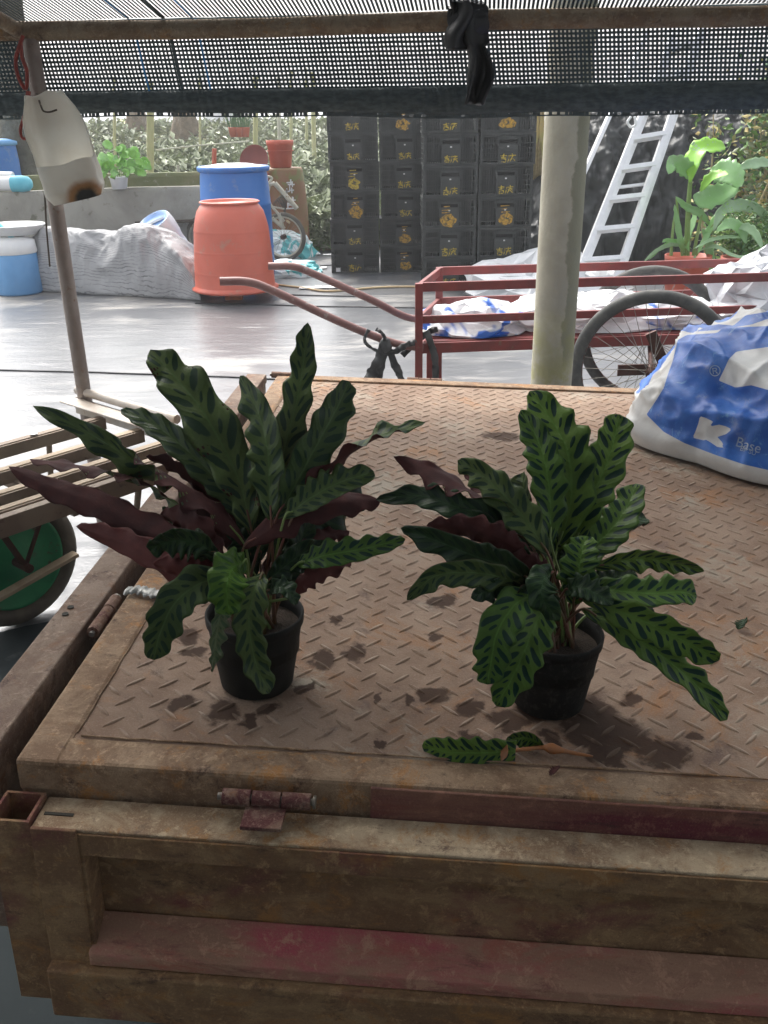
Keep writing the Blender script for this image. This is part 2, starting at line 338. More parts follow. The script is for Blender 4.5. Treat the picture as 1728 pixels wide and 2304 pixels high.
def m_attr(name, layers, base, rough=.5, bump=.25, wear=None):
    k = NT(name)
    c = k.mix(k.ramp(k.noise(9, 5, .6), .3, .7), base, tuple(x*.88 for x in base))
    for attr, c1, c2, worn in layers:
        a = k.n('ShaderNodeAttribute', attribute_name=attr)
        f = k.ramp(a.outputs['Fac'], -.6, .6)
        lay = k.mix(k.ramp(k.noise(12, 6, .65, .5), .4, .62), c1, c2)
        if worn:
            wv = k.ramp(k.noise(26, 8, .72, 1.2, stretch=(1, 1, .7)), .57, .70)
            lay = k.mix(k.math('MULTIPLY', wv, .6), lay, worn)
        c = k.mix(f, c, lay)
    c = k.mix(k.math('MULTIPLY', k.ramp(k.noise(18, 7, .7), .56, .75), .35), c, (.42, .40, .36))
    k.base(c); k.rough(rough)
    k.bump(k.math('ADD', k.noise(7, 3, .5, 1.6), k.math('MULTIPLY', k.noise(120, 3), .05)), bump, .012)
    return k.m
M['sack_print'] = m_attr('sack_print', [('blue', (.020, .105, .42), (.035, .155, .52), (.22, .46, .66)), ('white', (.60, .61, .60), (.54, .55, .55), None)], (.58, .58, .56), .42)

def m_two(name, a, b, scale, lo, hi, rough=.4, bump=.5, c3=None):
    k = NT(name)
    c = k.mix(k.ramp(k.noise(scale, 3, .5, .8), lo, hi), a, b)
    if c3: c = k.mix(k.ramp(k.noise(scale*1.7, 3, .5, .6), .58, .63), c, c3)
    k.base(c); k.rough(rough); k.bump(k.noise(22, 4, .6, 1.2), bump*.5, .015); return k.m
M['bag_blue_white'] = m_two('bag_blue_white', (.74, .76, .78), (.03, .14, .55), 3.2, .50, .55)
M['bag_white'] = m_two('bag_white', (.76, .77, .78), (.62, .64, .65), 5, .4, .7)
M['bag_grey'] = m_two('bag_grey', (.60, .61, .63), (.40, .41, .43), 3, .48, .56)
M['bag_teal'] = m_two('bag_teal', (.74, .80, .80), (.10, .48, .50), 6, .52, .58)
def m_tarp():
    k = NT('tarp_weave')
    uv = k.n('ShaderNodeSeparateXYZ'); k.l(k.tc.outputs['UV'], uv.inputs[0])
    wob = k.math('MULTIPLY', k.math('SUBTRACT', k.noise(3, 5, .6), .5), .12)
    s = k.math('FRACT', k.math('MULTIPLY', k.math('ADD', uv.outputs[1], wob), 44.0))
    line = k.math('MULTIPLY', k.ramp(k.math('ABSOLUTE', k.math('SUBTRACT', s, .5)), .16, .04), k.ramp(k.noise(5, 5, .65, stretch=(1, 1, 2)), .36, .58))
    c = k.mix(k.ramp(k.noise(2.5, 6, .6), .35, .65), (.42, .42, .42), (.33, .33, .335))
    c = k.mix(k.math('MULTIPLY', line, .8), c, (.13, .13, .135))
    k.base(c); k.rough(.6); k.bump(k.math('ADD', k.noise(7, 5, .6, .5), k.math('MULTIPLY', line, -.3)), .35, .02); return k.m
M['tarp_weave'] = m_tarp()

# ------------------------------------------------------------------ building helpers
def Mw(o):
    m = o.matrix_basis.copy()
    while o.parent: o = o.parent; m = o.matrix_basis @ m
    return m
def tag(o, label=None, cat=None, group=None, kind=None):
    if label: o['label'] = label
    if cat: o['category'] = cat
    if group: o['group'] = group
    if kind: o['kind'] = kind
    return o
def thing(name, label, cat, loc=(0, 0, 0), rotz=0, group=None, mtx=None):
    o = bpy.data.objects.new(name, None); COL.objects.link(o); o.empty_display_size = .1
    if mtx is not None: o.matrix_basis = mtx
    else: o.location = loc; o.rotation_euler = (0, 0, rotz)
    return tag(o, label, cat, group)
class MB:
    """collects faces; build() links them as one mesh object"""
    def __init__(s): s.v = []; s.f = []; s.mi = []; s.uv = []; s.sm = []
    def add(s, vs, fs, mi=0, uvs=None, smooth=False):
        o = len(s.v); s.v += [Vector(p) for p in vs]
        for i, f in enumerate(fs):
            s.f.append([j+o for j in f]); s.mi.append(mi); s.sm.append(smooth)
            s.uv.append([uvs[j] for j in f] if uvs else None)
        return s
    def box(s, c, sz, rot=None, mi=0, bev=0):
        c = Vector(c); hx, hy, hz = sz[0]/2, sz[1]/2, sz[2]/2
        m = rot or Matrix.Identity(3)
        vs = [c + m @ Vector((a*hx, b*hy, d*hz)) for a in (-1, 1) for b in (-1, 1) for d in (-1, 1)]
        return s.add(vs, [(0,1,3,2),(4,6,7,5),(0,4,5,1),(2,3,7,6),(0,2,6,4),(1,5,7,3)], mi)
    def beam(s, p0, p1, wd, ht, up=(0, 0, 1), mi=0):
        p0, p1 = Vector(p0), Vector(p1); d = p1-p0; L = d.length; x = d.normalized()
        y = Vector(up).cross(x).normalized(); z = x.cross(y)
        return s.box((p0+p1)/2, (L, wd, ht), Matrix((x, y, z)).transposed(), mi)
    def tube(s, path, r, seg=8, mi=0, cap=True, rs=None):
        path = [Vector(p) for p in path]; n = len(path); vs = []; up = None
        for i, p in enumerate(path):
            t = (path[min(i+1, n-1)]-path[max(i-1, 0)]).normalized()
            if up is None:
                up = Vector((0, 0, 1)) if abs(t.z) < .9 else Vector((1, 0, 0))
            a = t.cross(up).normalized(); up = a.cross(t).normalized()
            rr = rs[i] if rs else r
            for j in range(seg):
                g = 2*PI*j/seg; vs.append(p + (a*math.cos(g)+up*math.sin(g))*rr)
        fs = [(i*seg+j, i*seg+(j+1) % seg, (i+1)*seg+(j+1) % seg, (i+1)*seg+j) for i in range(n-1) for j in range(seg)]
        s.add(vs, fs, mi, None, True)
        if cap: s.add([vs[j] for j in range(seg)], [tuple(range(seg))[::-1]], mi); s.add(vs[-seg:], [tuple(range(seg))], mi)
        return s
    def lathe(s, prof, seg=28, c=(0, 0, 0), mi=0, mtx=None, closed=False, smooth=True):
        c = Vector(c); vs = []
        for (r, z) in prof:
            for j in range(seg):
                g = 2*PI*j/seg; p = Vector((r*math.cos(g), r*math.sin(g), z)); vs.append((mtx @ p if mtx else p)+c)
        n = len(prof)
        fs = [(i*seg+j, i*seg+(j+1) % seg, (i+1)*seg+(j+1) % seg, (i+1)*seg+j) for i in range(n-1) for j in range(seg)]
        if closed: fs += [((n-1)*seg+j, (n-1)*seg+(j+1) % seg, (j+1) % seg, j) for j in range(seg)]
        return s.add(vs, fs, mi, None, smooth)
    def disc(s, r, c, seg=28, n=(0, 0, 1), mi=0, flip=False):
        q = Vector(n).to_track_quat('Z', 'Y').to_matrix()
        vs = [Vector(c)+q @ Vector((r*math.cos(2*PI*j/seg), r*math.sin(2*PI*j/seg), 0)) for j in range(seg)]
        return s.add(vs, [tuple(range(seg))], mi)
    def grid(s, fn, nu, nv, mi=0, smooth=True, uv=True):
        vs = []; uvs = []
        for j in range(nv+1):
            for i in range(nu+1):
                vs.append(fn(i/nu, j/nv)); uvs.append((i/nu, j/nv))
        fs = [(j*(nu+1)+i, j*(nu+1)+i+1, (j+1)*(nu+1)+i+1, (j+1)*(nu+1)+i) for j in range(nv) for i in range(nu)]
        return s.add(vs, fs, mi, uvs if uv else None, smooth)
    def prism(s, pts, z0, z1, mtx=None, mi=0):
        n = len(pts); vs = [Vector((x, y, z)) for z in (z0, z1) for x, y in pts]
        if mtx: vs = [mtx @ v for v in vs]
        return s.add(vs, [tuple(range(n))[::-1], tuple(range(n, 2*n))]+[(i, (i+1) % n, n+(i+1) % n, n+i) for i in range(n)], mi)
    def mesh(s, name, mats, inv=None):
        me = bpy.data.meshes.new(name)
        vs = [inv @ v for v in s.v] if inv else s.v
        me.from_pydata([tuple(v) for v in vs], [], s.f)
        for m in (mats if isinstance(mats, (list, tuple)) else [mats]): me.materials.append(m)
        me.polygons.foreach_set('material_index', s.mi); me.polygons.foreach_set('use_smooth', s.sm)
        if any(u for u in s.uv):
            ul = me.uv_layers.new(name='UVMap'); k = 0
            for u, f in zip(s.uv, s.f):
                for j in range(len(f)):
                    if u: ul.data[k].uv = u[j]
                    k += 1
        me.update(); return me
    def build(s, name, mats, parent=None, world=True, bevel=0, recalc=True):
        inv = Mw(parent).inverted() if (parent and world) else None
        me = s.mesh(name, mats, inv)
        if recalc:
            bm = bmesh.new(); bm.from_mesh(me); bmesh.ops.recalc_face_normals(bm, faces=bm.faces); bm.to_mesh(me); bm.free()
        o = bpy.data.objects.new(name, me); COL.objects.link(o)
        if parent: o.parent = parent
        if bevel:
            b = o.modifiers.new('bevel', 'BEVEL'); b.width = bevel; b.segments = 2; b.limit_method = 'ANGLE'; b.angle_limit = R(50)
        return o
def inst(src, parent, loc, rot=(0, 0, 0), scale=(1, 1, 1), name=None):
    o = src.copy(); COL.objects.link(o); o.parent = parent; o.location = loc; o.rotation_euler = rot; o.scale = scale
    return o
def newinst(name, me, parent, loc, rot=(0, 0, 0), scale=(1, 1, 1)):
    o = bpy.data.objects.new(name, me); COL.objects.link(o); o.parent = parent
    o.location = loc; o.rotation_euler = rot; o.scale = scale; return o
def copy_tree(o, parent=None):
    c = o.copy(); COL.objects.link(c); c.parent = parent
    for ch in list(o.children): copy_tree(ch, c)
    return c
def nz(p, s=1.0, seed=0.0): return noise.noise(Vector((p[0]*s+seed*7.3, p[1]*s-seed*3.1, p[2]*s+seed*1.7)))
def fbm(p, s, seed=0, o=4): return noise.fractal(Vector((p[0]*s+seed*7.3, p[1]*s-seed*3.1, p[2]*s+seed*1.7)), 1.0, 2.0, o)
def ridge(p, s, seed=0):
    t = 0; a = 1
    for i in range(3):
        t += a*(1-2*abs(nz(p, s, seed+i))); a *= .5; s *= 2.1
    return t
def catmull(pts, n):
    pts = [Vector(p) for p in pts]
    if len(pts) == 2: pts = [pts[0], pts[0].lerp(pts[1], .5), pts[1]]
    P = [pts[0]*2-pts[1]]+pts+[pts[-1]*2-pts[-2]]; out = []; m = len(pts)-1
    for i in range(n):
        x = i/(n-1)*m; k = min(int(x), m-1); t = x-k
        a, b, c, d = P[k], P[k+1], P[k+2], P[k+3]
        out.append(.5*((2*b)+(c-a)*t+(2*a-5*b+4*c-d)*t*t+(3*b-a-3*c+d)*t**3))
    return out

# ------------------------------------------------------------------ the ground
g = MB(); g.add([(-600, -200, 0), (600, -200, 0), (600, 900, 0), (-600, 900, 0)], [(0, 1, 2, 3)])
ground = tag(g.build('ground', M['weed_mat']), kind='structure')
def seam(pts, wd=.012):
    m = MB(); n = len(pts)
    for a, b in zip(pts, pts[1:]):
        a = Vector(a); b = Vector(b); m.beam(a+Vector((0, 0, .004)), b+Vector((0, 0, .004)), wd, .008)
    return m
M['seam_dark'] = mat('seam_dark', (.03, .031, .033), None, 9, .7)
def seamline(px, z=0, wd=.012):
    pts = [gz(*p) for p in px]; pts = catmull(pts, 14)
    pts = [p+Vector((0, nz(p, 3)*.02, 0)) for p in pts]
    seam(pts, wd).build('mat_seam', M['seam_dark'], ground)
seamline([(-60, 832), (300, 842), (700, 858)], wd=.014)
seamline([(440, 683), (720, 690), (960, 694)], wd=.02)
seamline([(640, 664), (820, 668)], wd=.03)
seamline([(610, 602), (700, 600), (760, 596)], wd=.03)

M['ground_dark'] = mat('ground_dark', (.018, .026, .028), (.030, .040, .042), 2, .75, 0, .3, .004, c3=(.06, .065, .062), bscale=30, spec=.25)
g = MB(); k0 = [gz(-260, 1490), gz(-60, 1440), gz(60, 1410), gz(160, 1392), gz(300, 1372)]; k0 = [Vector((p.x, p.y, .004)) for p in k0]  # darker sheet on the ground, from this edge toward the camera and under the bed
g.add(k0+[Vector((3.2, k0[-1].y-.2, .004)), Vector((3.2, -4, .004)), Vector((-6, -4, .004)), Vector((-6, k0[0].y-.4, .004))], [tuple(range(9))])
tag(g.build('ground_dark_sheet', M['ground_dark']), kind='structure')
# soil behind the low wall, slightly above the mat
def gup(y): return max(0, min(y, 27)-12.6)*.062
g = MB()
def soilf(u, v):
    x = -16+u*22; y = 11.3+v*75
    return Vector((x, y, (.012+gup(y))+.03*(1+nz((x, y, 0), .5))*min(1, v*8)))
g.grid(soilf, 40, 60)
tag(g.build('garden_soil', M['earth']), kind='structure')

# ------------------------------------------------------------------ the flatbed with its plate deck
W_BED, L_BED = 1.78, 2.03
bed = thing('flatbed_trailer', 'rusty steel flatbed with chequered plate deck carrying two potted plants', 'trailer', mtx=BED)
for t_ in DECK_TC: t_.object = bed      # both steel materials read the bed's own coordinates
TH = .0035
m = MB(); m.box((W_BED/2, L_BED/2, -.006), (W_BED-.06, L_BED-.06, .006))
deck = m.build('deck_plate', M['deck_steel'], bed, world=False)
# tread bars: teardrop ridges on the plate
def tread_mesh():
    n = 8; L = .0185; wd = .0044; h = .0026; vs = []; fs = []
    for i in range(n+1):
        t = -1+2*i/n; ww = wd*max(0.04, (1-t*t))**.6; hh = h*max(.02, 1-t**4)
        vs += [(t*L, -ww, -.0004), (t*L, -ww*.35, hh), (t*L, ww*.35, hh), (t*L, ww, -.0004)]
    for i in range(n):
        for j in range(3): a = i*4+j; fs.append((a, a+4, a+5, a+1))
    return vs, fs
tv, tf = tread_mesh()
tm = MB(); tm.add(tv, tf, 0, None, True); tme = tm.mesh('tread_bar', M['tread_worn'])
pitch = .0365; bars = []; ry = pitch/math.sqrt(2)
for j in range(int((L_BED-.12)/ry)):
    for i in range(int((W_BED-.13)/(2*ry))):
        x = .078+i*2*ry+(ry if j % 2 else 0); y = .075+j*ry; a = PI/4 if j % 2 else -PI/4
        px, py = topix(BED @ Vector((x, y, 0)))
        vis = not (px < -40 or px > 1790 or py > 2304)
        bars.append((0 if vis else 1, y+.15*abs(x-.55), x, y, a+R(3)))
bars.sort()
rest = MB()
for i, (vv, k, x, y, a) in enumerate(bars):
    if i < 300: newinst('tread_bar', tme, deck, (x, y, -.003), (0, 0, a))
    else:
        c, s_ = math.cos(a), math.sin(a)
        rest.add([(x+p[0]*c-p[1]*s_, y+p[0]*s_+p[1]*c, -.003+p[2]) for p in tv], tf, 0, None, True)
tag(rest.build('tread_bars', M['tread_worn'], deck, world=False, recalc=False), kind='stuff')
# angle-iron border of the deck
def rail(name, pts, mt, bev=.004):
    mm = MB()
    for c, sz in pts: mm.box(c, sz)
    return mm.build(name, mt, bed, world=False, bevel=bev)
FW = .062
rail('side_rail', [((FW/2, L_BED/2, -.026), (FW, L_BED, .052))], M['rust_frame'], .006)
rail('side_rail', [((W_BED-FW/2, L_BED/2, -.026), (FW, L_BED, .052))], M['rust_frame'], .006)
fr = rail('front_rail', [((W_BED/2, FW/2-.0, -.0425), (W_BED-.004, FW-.004, .0825))], M['rust_frame'], .006)
rail('back_rail', [((W_BED/2, L_BED-.02, -.024), (W_BED-2*FW, .05, .056))], M['rust_frame'], .004)
m = MB(); m.box((W_BED/2+.24, -.002, -.034), (W_BED-.50, .005, .058)); m.build('painted_edge_strip', M['maroon_edge'], bed, world=False, bevel=.0015)
# weld beads along the border
def weld(a, b, nb=60):
    mm = MB(); a = Vector(a); b = Vector(b); pts = []
    for i in range(nb):
        t = i/(nb-1); p = a.lerp(b, t); pts.append(p+Vector((nz(p, 40)*.003, nz(p, 40, 3)*.003, 0)))
    mm.tube(pts, .003, 5, rs=[.0010+.0012*random.random() for _ in pts]); mm.build('weld_bead', M['rust_frame'], bed, world=False)
weld((FW, .07, -.0015), (FW+.001, L_BED-.06, -.0015)); weld((.07, FW, -.0005), (1.2, FW-.001, -.0005), 50)
m = MB(); m.box((.35, FW+.012, .001), (.5, .02, .002)); m.box((.95, FW+.006, .001), (.55, .004, .003))
# chassis and wheels under the deck
m = MB()
for x in (.45, 1.33): m.box((x, L_BED/2, -.10), (.06, L_BED-.1, .10))
for y in (.3, .8, 1.3, 1.8): m.box((W_BED/2, y, -.075), (W_BED-.16, .05, .045))
m.box((W_BED/2, 1.2, -.36), (1.2, .06, .06))
for x in (.45, 1.33): m.box((x, 1.2, -.24), (.05, .05, .20))
m.build('chassis', M['rust_gate'], bed, world=False)
def tyre(mb, c, axis, Ro, Ri, wd, seg=40, mi=0):
    q = Vector(axis).to_track_quat('Z', 'Y').to_matrix()
    prof = []
    for i in range(10):
        a = 2*PI*i/10; prof.append(((Ro+Ri)/2+(Ro-Ri)/2*math.cos(a), wd/2*math.sin(a)))
    mb.lathe(prof, seg, c, mi, q, closed=True)
for x in (.22, 1.56):
    ctr = Vector((x, 1.2, 0)); wz = (BED @ ctr).z; rr = .285
    zc = -(wz-rr)
    m = MB(); tyre(m, (x, 1.2, zc), (1, 0, 0), rr, .17, .16)
    wv = m.build('wheel', M['black_rubber'], bed, world=False)
    m = MB(); q = Vector((1, 0, 0)).to_track_quat('Z', 'Y').to_matrix()
    m.lathe([(.02, -.05), (.10, -.04), (.175, -.06), (.175, .06), (.10, .04), (.02, .05)], 24, (x, 1.2, zc), 0, q)
    m.build('rim', M['steel_dull'], wv, world=False)
m = MB()
for x in (.52, 1.26): m.tube([(x, 1.75, -.1), (x, 1.75, -(BED @ Vector((x, 1.75, 0))).z+.002)], .025, 8)
m.build('prop_stand', M['rust_gate'], bed, world=False)
# hinge barrels
def hinge(pos, direc, part_parent=bed, L=.118, r=.0112, plate=True, up=(0, 0, 1)):
    p = Vector(pos); d = Vector(direc).normalized(); s_ = Vector(up).cross(d).normalized()
    mm = MB(); segs = ((-.5, -.18), (-.16, .16), (.18, .5))
    for i, (a, b) in enumerate(segs):
        mm.tube([p+d*L*a, p+d*L*b], r*(1 if i != 1 else .94), 12)
    h = mm.build('hinge', M['hinge_steel'], part_parent, world=False)
    mm = MB(); mm.tube([p-d*L*.56, p+d*L*.55], r*.45, 8); mm.tube([p+d*L*.53, p+d*L*.56], r*.8, 8)
    mm.build('hinge_pin', M['steel_dull'], h, world=False)
    if plate:
        mm = MB(); mm.box(p-s_*.022-Vector((0, 0, r*.9)), (abs(d.x)*.05+.004+abs(d.y)*.045, abs(d.y)*.05+.004+abs(d.x)*.045, .006))
        mm.build('hinge_leaf', M['hinge_steel'], h, world=False, bevel=.001)
    return h
hinge((.352, -.019, -.022), (1, 0, 0)); hinge((1.42, -.019, -.022), (1, 0, 0))
hinge((-.019, .408, -.008), (0, 1, 0)); hinge((-.019, 1.72, -.008), (0, 1, 0))
hinge((.50, L_BED+.018, -.004), (1, 0, 0), plate=False); hinge((.03, L_BED+.014, -.002), (1, 0, 0), L=.10, plate=False); hinge((1.35, L_BED+.018, -.004), (1, 0, 0), plate=False)
# dropped side board on the left
fl = MB(); fl.box((-.072, L_BED/2-.0, -.018), (.066, L_BED+.04, .030)); fl.box((-.042, L_BED/2, -.17), (.006, L_BED, .28)); fl.box((-.07, L_BED/2, -.30), (.06, L_BED, .03))
side = fl.build('side_board', M['flap_rust'], bed, world=False, bevel=.004)
for y in (.02, .7, 1.4, 2.0):
    mm = MB(); mm.box((-.075, y, -.165), (.05, .04, .255)); mm.build('stiffener', M['flap_rust'], side, world=False, bevel=.003)
mm = MB()
for y in (.42, .395): mm.tube([(-.085, y, -.002), (-.085, y, -.0005)], .006, 8)
mm.build('bolt_hole', M['hollow'], side, world=False)
# hanging tailgate
GY0, GY1, GT = -.006, -.066, -.052
X0, X1 = .045, W_BED-.02
gate = MB(); gate.box(((X0+X1)/2, (GY0+GY1)/2, GT-.004), (X1-X0, GY0-GY1, .006))
gate = gate.build('tailgate', M['rust_flange'], bed, world=False, bevel=.002)
mm = MB(); mm.box(((X0+X1)/2, GY1-.0015, GT-.024), (X1-X0-.002, .004, .036)); mm.build('top_lip', M['rust_gate'], gate, world=False, bevel=.001)
mm = MB(); mm.grid(lambda u, v: Vector((X0+.03+u*(X1-X0-.04), -.027+.0025*nz((u*9, v*3, 0), 1), GT-.012-v*.19)), 60, 10); mm.build('panel', M['rust_gate'], gate, world=False)
mm = MB(); mm.add([(X0+.06, -.029, -.232), (X1, -.029, -.232), (X1, -.080, -.262), (X0+.06, -.080, -.262), (X0+.06, -.029, -.285), (X1, -.029, -.285), (X1, -.080, -.285), (X0+.06, -.080, -.285)],
                  [(0, 1, 2, 3), (4, 7, 6, 5), (3, 2, 6, 7), (0, 4, 5, 1), (0, 3, 7, 4), (1, 5, 6, 2)])
mm.build('ledge', M['gate_ledge'], gate, world=False, bevel=.003)
mm = MB(); mm.box(((X0+X1)/2, -.062, -.332), (X1-X0-.002, .060, .090)); mm.build('bottom_rail', M['rust_gate'], gate, world=False, bevel=.004)
mm = MB(); mm.box((X0+.032, GY1-.0035, -.185), (.062, .006, .27)); mm.box((X0+.063, -.048, -.185), (.012, .042, .25)); mm.build('stile', M['rust_gate'], gate, world=False, bevel=.002)
# hollow square post at the corner, open at the top
mm = MB(); px0, px1, py0, py1, zt, zb_ = -.012, .043, -.066, -.008, -.046, -.375; t_ = .004
mm.box(((px0+px1)/2, py0+t_/2, (zt+zb_)/2), (px1-px0, t_, zt-zb_)); mm.box(((px0+px1)/2, py1-t_/2, (zt+zb_)/2), (px1-px0, t_, zt-zb_))
mm.box((px0+t_/2, (py0+py1)/2, (zt+zb_)/2+.001), (t_, py1-py0-2*t_, zt-zb_)); mm.box((px1-t_/2, (py0+py1)/2, (zt+zb_)/2+.001), (t_, py1-py0-2*t_, zt-zb_))
post = mm.build('corner_post', M['rust_gate'], gate, world=False)
mm = MB(); mm.box(((px0+px1)/2, (py0+py1)/2, -.12), (px1-px0-2*t_-.001, py1-py0-2*t_-.001, .004)); mm.build('post_floor', M['hollow'], post, world=False)
mm = MB(); mm.box((X0+.028, -.040, GT-.0004), (.040, .005, .0016)); mm.build('slot', M['hollow'], gate, world=False)
for x in (.62, 1.2):
    mm = MB(); mm.box((x, -.050, -.395), (.05, .03, .035)); mm.build('foot', M['rust_gate'], gate, world=False, bevel=.002)
# crumpled foil edge strip on the left rail and straw in the gap
def foil(pxs, name, label):
    pts = catmull([BED @ hb(*p, .006) for p in pxs], 30); mm = MB()
    nrm = BED_R.col[2]
    vs = []
    for i, p in enumerate(pts):
        a = math.sin(i*1.05)*.0014
        vs += [p+nrm*(.002+a*.8)+BED_R.col[1]*.004*math.cos(i*1.35), p+nrm*(.006+a*1.2)+BED_R.col[1]*(.012+.004*math.sin(i*1.9)), p+nrm*(.003+a)+BED_R.col[1]*(.030+.003*math.sin(i*2.3))]
    n = len(pts); fs = [(i*3+j, i*3+j+1, (i+1)*3+j+1, (i+1)*3+j) for i in range(n-1) for j in range(2)]
    mm.add(vs, fs, 0, None, True); o = mm.build(name, M['foil'])
    so_ = o.modifiers.new('s', 'SOLIDIFY'); so_.thickness = .0012
    tag(o, label, 'foil strip')
foil([(275, 1342), (305, 1338), (335, 1345), (372, 1352)], 'foil_strip', 'wavy silver foil strip on the left rail of the deck')
foil([(500, 1215), (520, 1210), (545, 1205)], 'foil_strip', 'small crumpled silver foil scrap behind the stems of the purple-leaved plant')
mm = MB(); pts = catmull([hb(1490, 1862, -.045), hb(1540, 1850, -.04), hb(1620, 1848, -.04), hb(1690, 1856, -.045)], 16)
mm.tube(pts, .0012, 5); o = mm.build('straw', M['dry_stem']); o.matrix_basis = BED; tag(o, 'thin yellow straw caught in the gap above the tailgate', 'straw')

# ------------------------------------------------------------------ leaves
def leaf_mesh(mb, P, W, r0=15, r1=20, seed=0, flip=False, waves=5.6, amp=.27, fold=.24, tip=.55, n=40, mcross=10, basew=.12, th=.0007, curl=0, view=CAM):
    """a thick leaf along the points P; upper face material 0, under face material 1"""
    rnd = random.Random(seed); C = catmull(P, n); vs = []; uvs = []; cols = mcross+1
    ph = [rnd.uniform(0, 6.28), rnd.uniform(0, 6.28)]; wv = waves*rnd.uniform(.85, 1.15)
    rows = []
    for i, p in enumerate(C):
        t = i/(n-1)
        T = (C[min(i+1, n-1)]-C[max(i-1, 0)]).normalized()
        V = (view-p).normalized()
        w0 = T.cross(V)
        if w0.length < 1e-4: w0 = Vector((1, 0, 0))
        w0.normalize(); n0 = w0.cross(T).normalized()
        if n0.dot(V) < 0: n0 = -n0
        a = R(r0+(r1-r0)*t)+(PI if flip else 0)
        wd = w0*math.cos(a)+n0*math.sin(a); nn = n0*math.cos(a)-w0*math.sin(a)
        hw = W/2/max(.55, abs(math.cos(a)))
        pr = (min(1, t/.32)**.75*(1-basew)+basew) * (max(0, 1-((t-.32)/.68)**2.4)**tip if t > .32 else 1)
        pr = max(pr, .015)
        h = hw*pr; row = []
        for j in range(cols):
            u = -1+2*j/mcross; sd = 0 if u < 0 else 1
            wave = math.sin(2*PI*wv*t+ph[sd]+1.3*math.sin(7*t+ph[1-sd]))*(.95+.9*nz((t*4, sd*3.0, seed*2.3), 1))
            lat = u*h*(1+.13*wave*abs(u)+.10*nz((t*6, sd*5.0, seed*1.7), 1))
            up = fold*h*(abs(u)**1.25) + amp*hw*min(1, pr*1.4)*(abs(u)**2)*wave - curl*h*u*u + .05*hw*nz((t*7, u*2, seed*.9), 1)
            row.append(p+wd*lat+nn*up)
            uvs.append((j/mcross, t))
        rows.append((row, nn))
    top = [q for r_, _ in rows for q in r_]; bot = [q-nn*th for r_, nn in rows for q in r_]
    N = len(top)
    ft = [(i*cols+j, i*cols+j+1, (i+1)*cols+j+1, (i+1)*cols+j) for i in range(n-1) for j in range(mcross)]
    # orient upper faces along +nn
    a, b, c = top[ft[len(ft)//2][0]], top[ft[len(ft)//2][1]], top[ft[len(ft)//2][2]]
    nr = (b-a).cross(c-a); good = nr.dot(rows[n//2][1]) > 0
    if not good: ft = [f[::-1] for f in ft]
    mb.add(top+bot, [], 0)
    o = len(mb.v)-2*N; U = uvs+uvs
    def addf(fs, mi):
        for f in fs:
            mb.f.append([k+o for k in f]); mb.mi.append(mi); mb.sm.append(True); mb.uv.append([U[k] for k in f])
    addf(ft, 0); addf([tuple(k+N for k in f[::-1]) for f in ft], 1)
    rim = []
    for i in range(n-1):
        rim += [(i*cols, (i+1)*cols, N+(i+1)*cols, N+i*cols), (i*cols+mcross, N+i*cols+mcross, N+(i+1)*cols+mcross, (i+1)*cols+mcross)]
    for j in range(mcross):
        rim += [(j, N+j, N+j+1, j+1), ((n-1)*cols+j, (n-1)*cols+j+1, N+(n-1)*cols+j+1, N+(n-1)*cols+j)]
    addf(rim, 1)
    return C
def leaf_obj(name, parent, P, W, mats, **kw):
    mb = MB(); C = leaf_mesh(mb, P, W, **kw)
    return mb.build(name, mats, parent, recalc=False), C

def potted(name, label, base_px, rim_r, bot_r, hgt, mt, lvs, seed):
    bl = hb(*base_px); root = thing(name, label, 'potted plant', mtx=Matrix.Translation(BED @ bl))
    A = BED @ bl; up = BED_R.col[2]
    q = BED_R
    m = MB(); prof = [(0, .0), (bot_r*.94, .0), (bot_r, .004), (rim_r*.965, hgt*.86), (rim_r*.97, hgt*.88), (rim_r, hgt*.885), (rim_r*1.01, hgt*.99), (rim_r, hgt), (rim_r*.96, hgt), (rim_r*.93, hgt*.86), (rim_r*.90, hgt*.5), (0, hgt*.5)]
    m.lathe(prof, 40, A, 0, q); pot = m.build('pot', mt, root)
    m = MB()
    def sf(u, v):
        r_ = rim_r*.925*u; a = 2*PI*v; p = Vector((r_*math.cos(a), r_*math.sin(a), hgt*.80+.004*nz((u*5, math.cos(a)*3, math.sin(a)*3), 2)+.006*(1-u)))
        return A+q @ p
    m.grid(sf, 8, 24); m.build('soil', M['soil'], root)
    Yp = A.y
    rnd = random.Random(seed)
    top = A+up*hgt*.78
    for i, L in enumerate(lvs):
        pts = [gy(x, y, Yp+off) for (x, y, off) in L['p']]
        Wm = L['w']*( (pts[len(pts)//2]-CAM).length)/F
        kw = {k: L[k] for k in ('r0', 'r1', 'flip', 'amp', 'fold', 'tip', 'waves', 'curl', 'basew') if k in L}
        mt_ = [M[L.get('m', 'leaf_a')], M[L.get('u', 'leaf_under')]]
        lo, C = leaf_obj('leaf', root, pts, Wm, mt_, seed=seed*50+i, **kw)
        # petiole running from the soil into the leaf as its midrib
        if L.get('stem', 1):
            a = rnd.uniform(0, 2*PI); rr = rim_r*.45*math.sqrt(rnd.random())
            s0 = top+q @ Vector((rr*math.cos(a), rr*math.sin(a), 0))
            b0 = C[0]; tdir = (C[3]-C[0]).normalized(); d = (b0-s0).length
            cp = [s0, s0.lerp(b0, .45)+up*d*.12, b0, C[4]]
            pth = catmull(cp, 12); mm = MB(); mm.tube(pth, .0022, 6, rs=[.0028-.0013*k/11 for k in range(12)])
            mm.build('petiole', M['stem_red' if rnd.random() < .75 else 'stem_green'], lo)
    return root, A

LA = []
def L(lst, p, w, **k): lst.append(dict(p=p, w=w, **k))
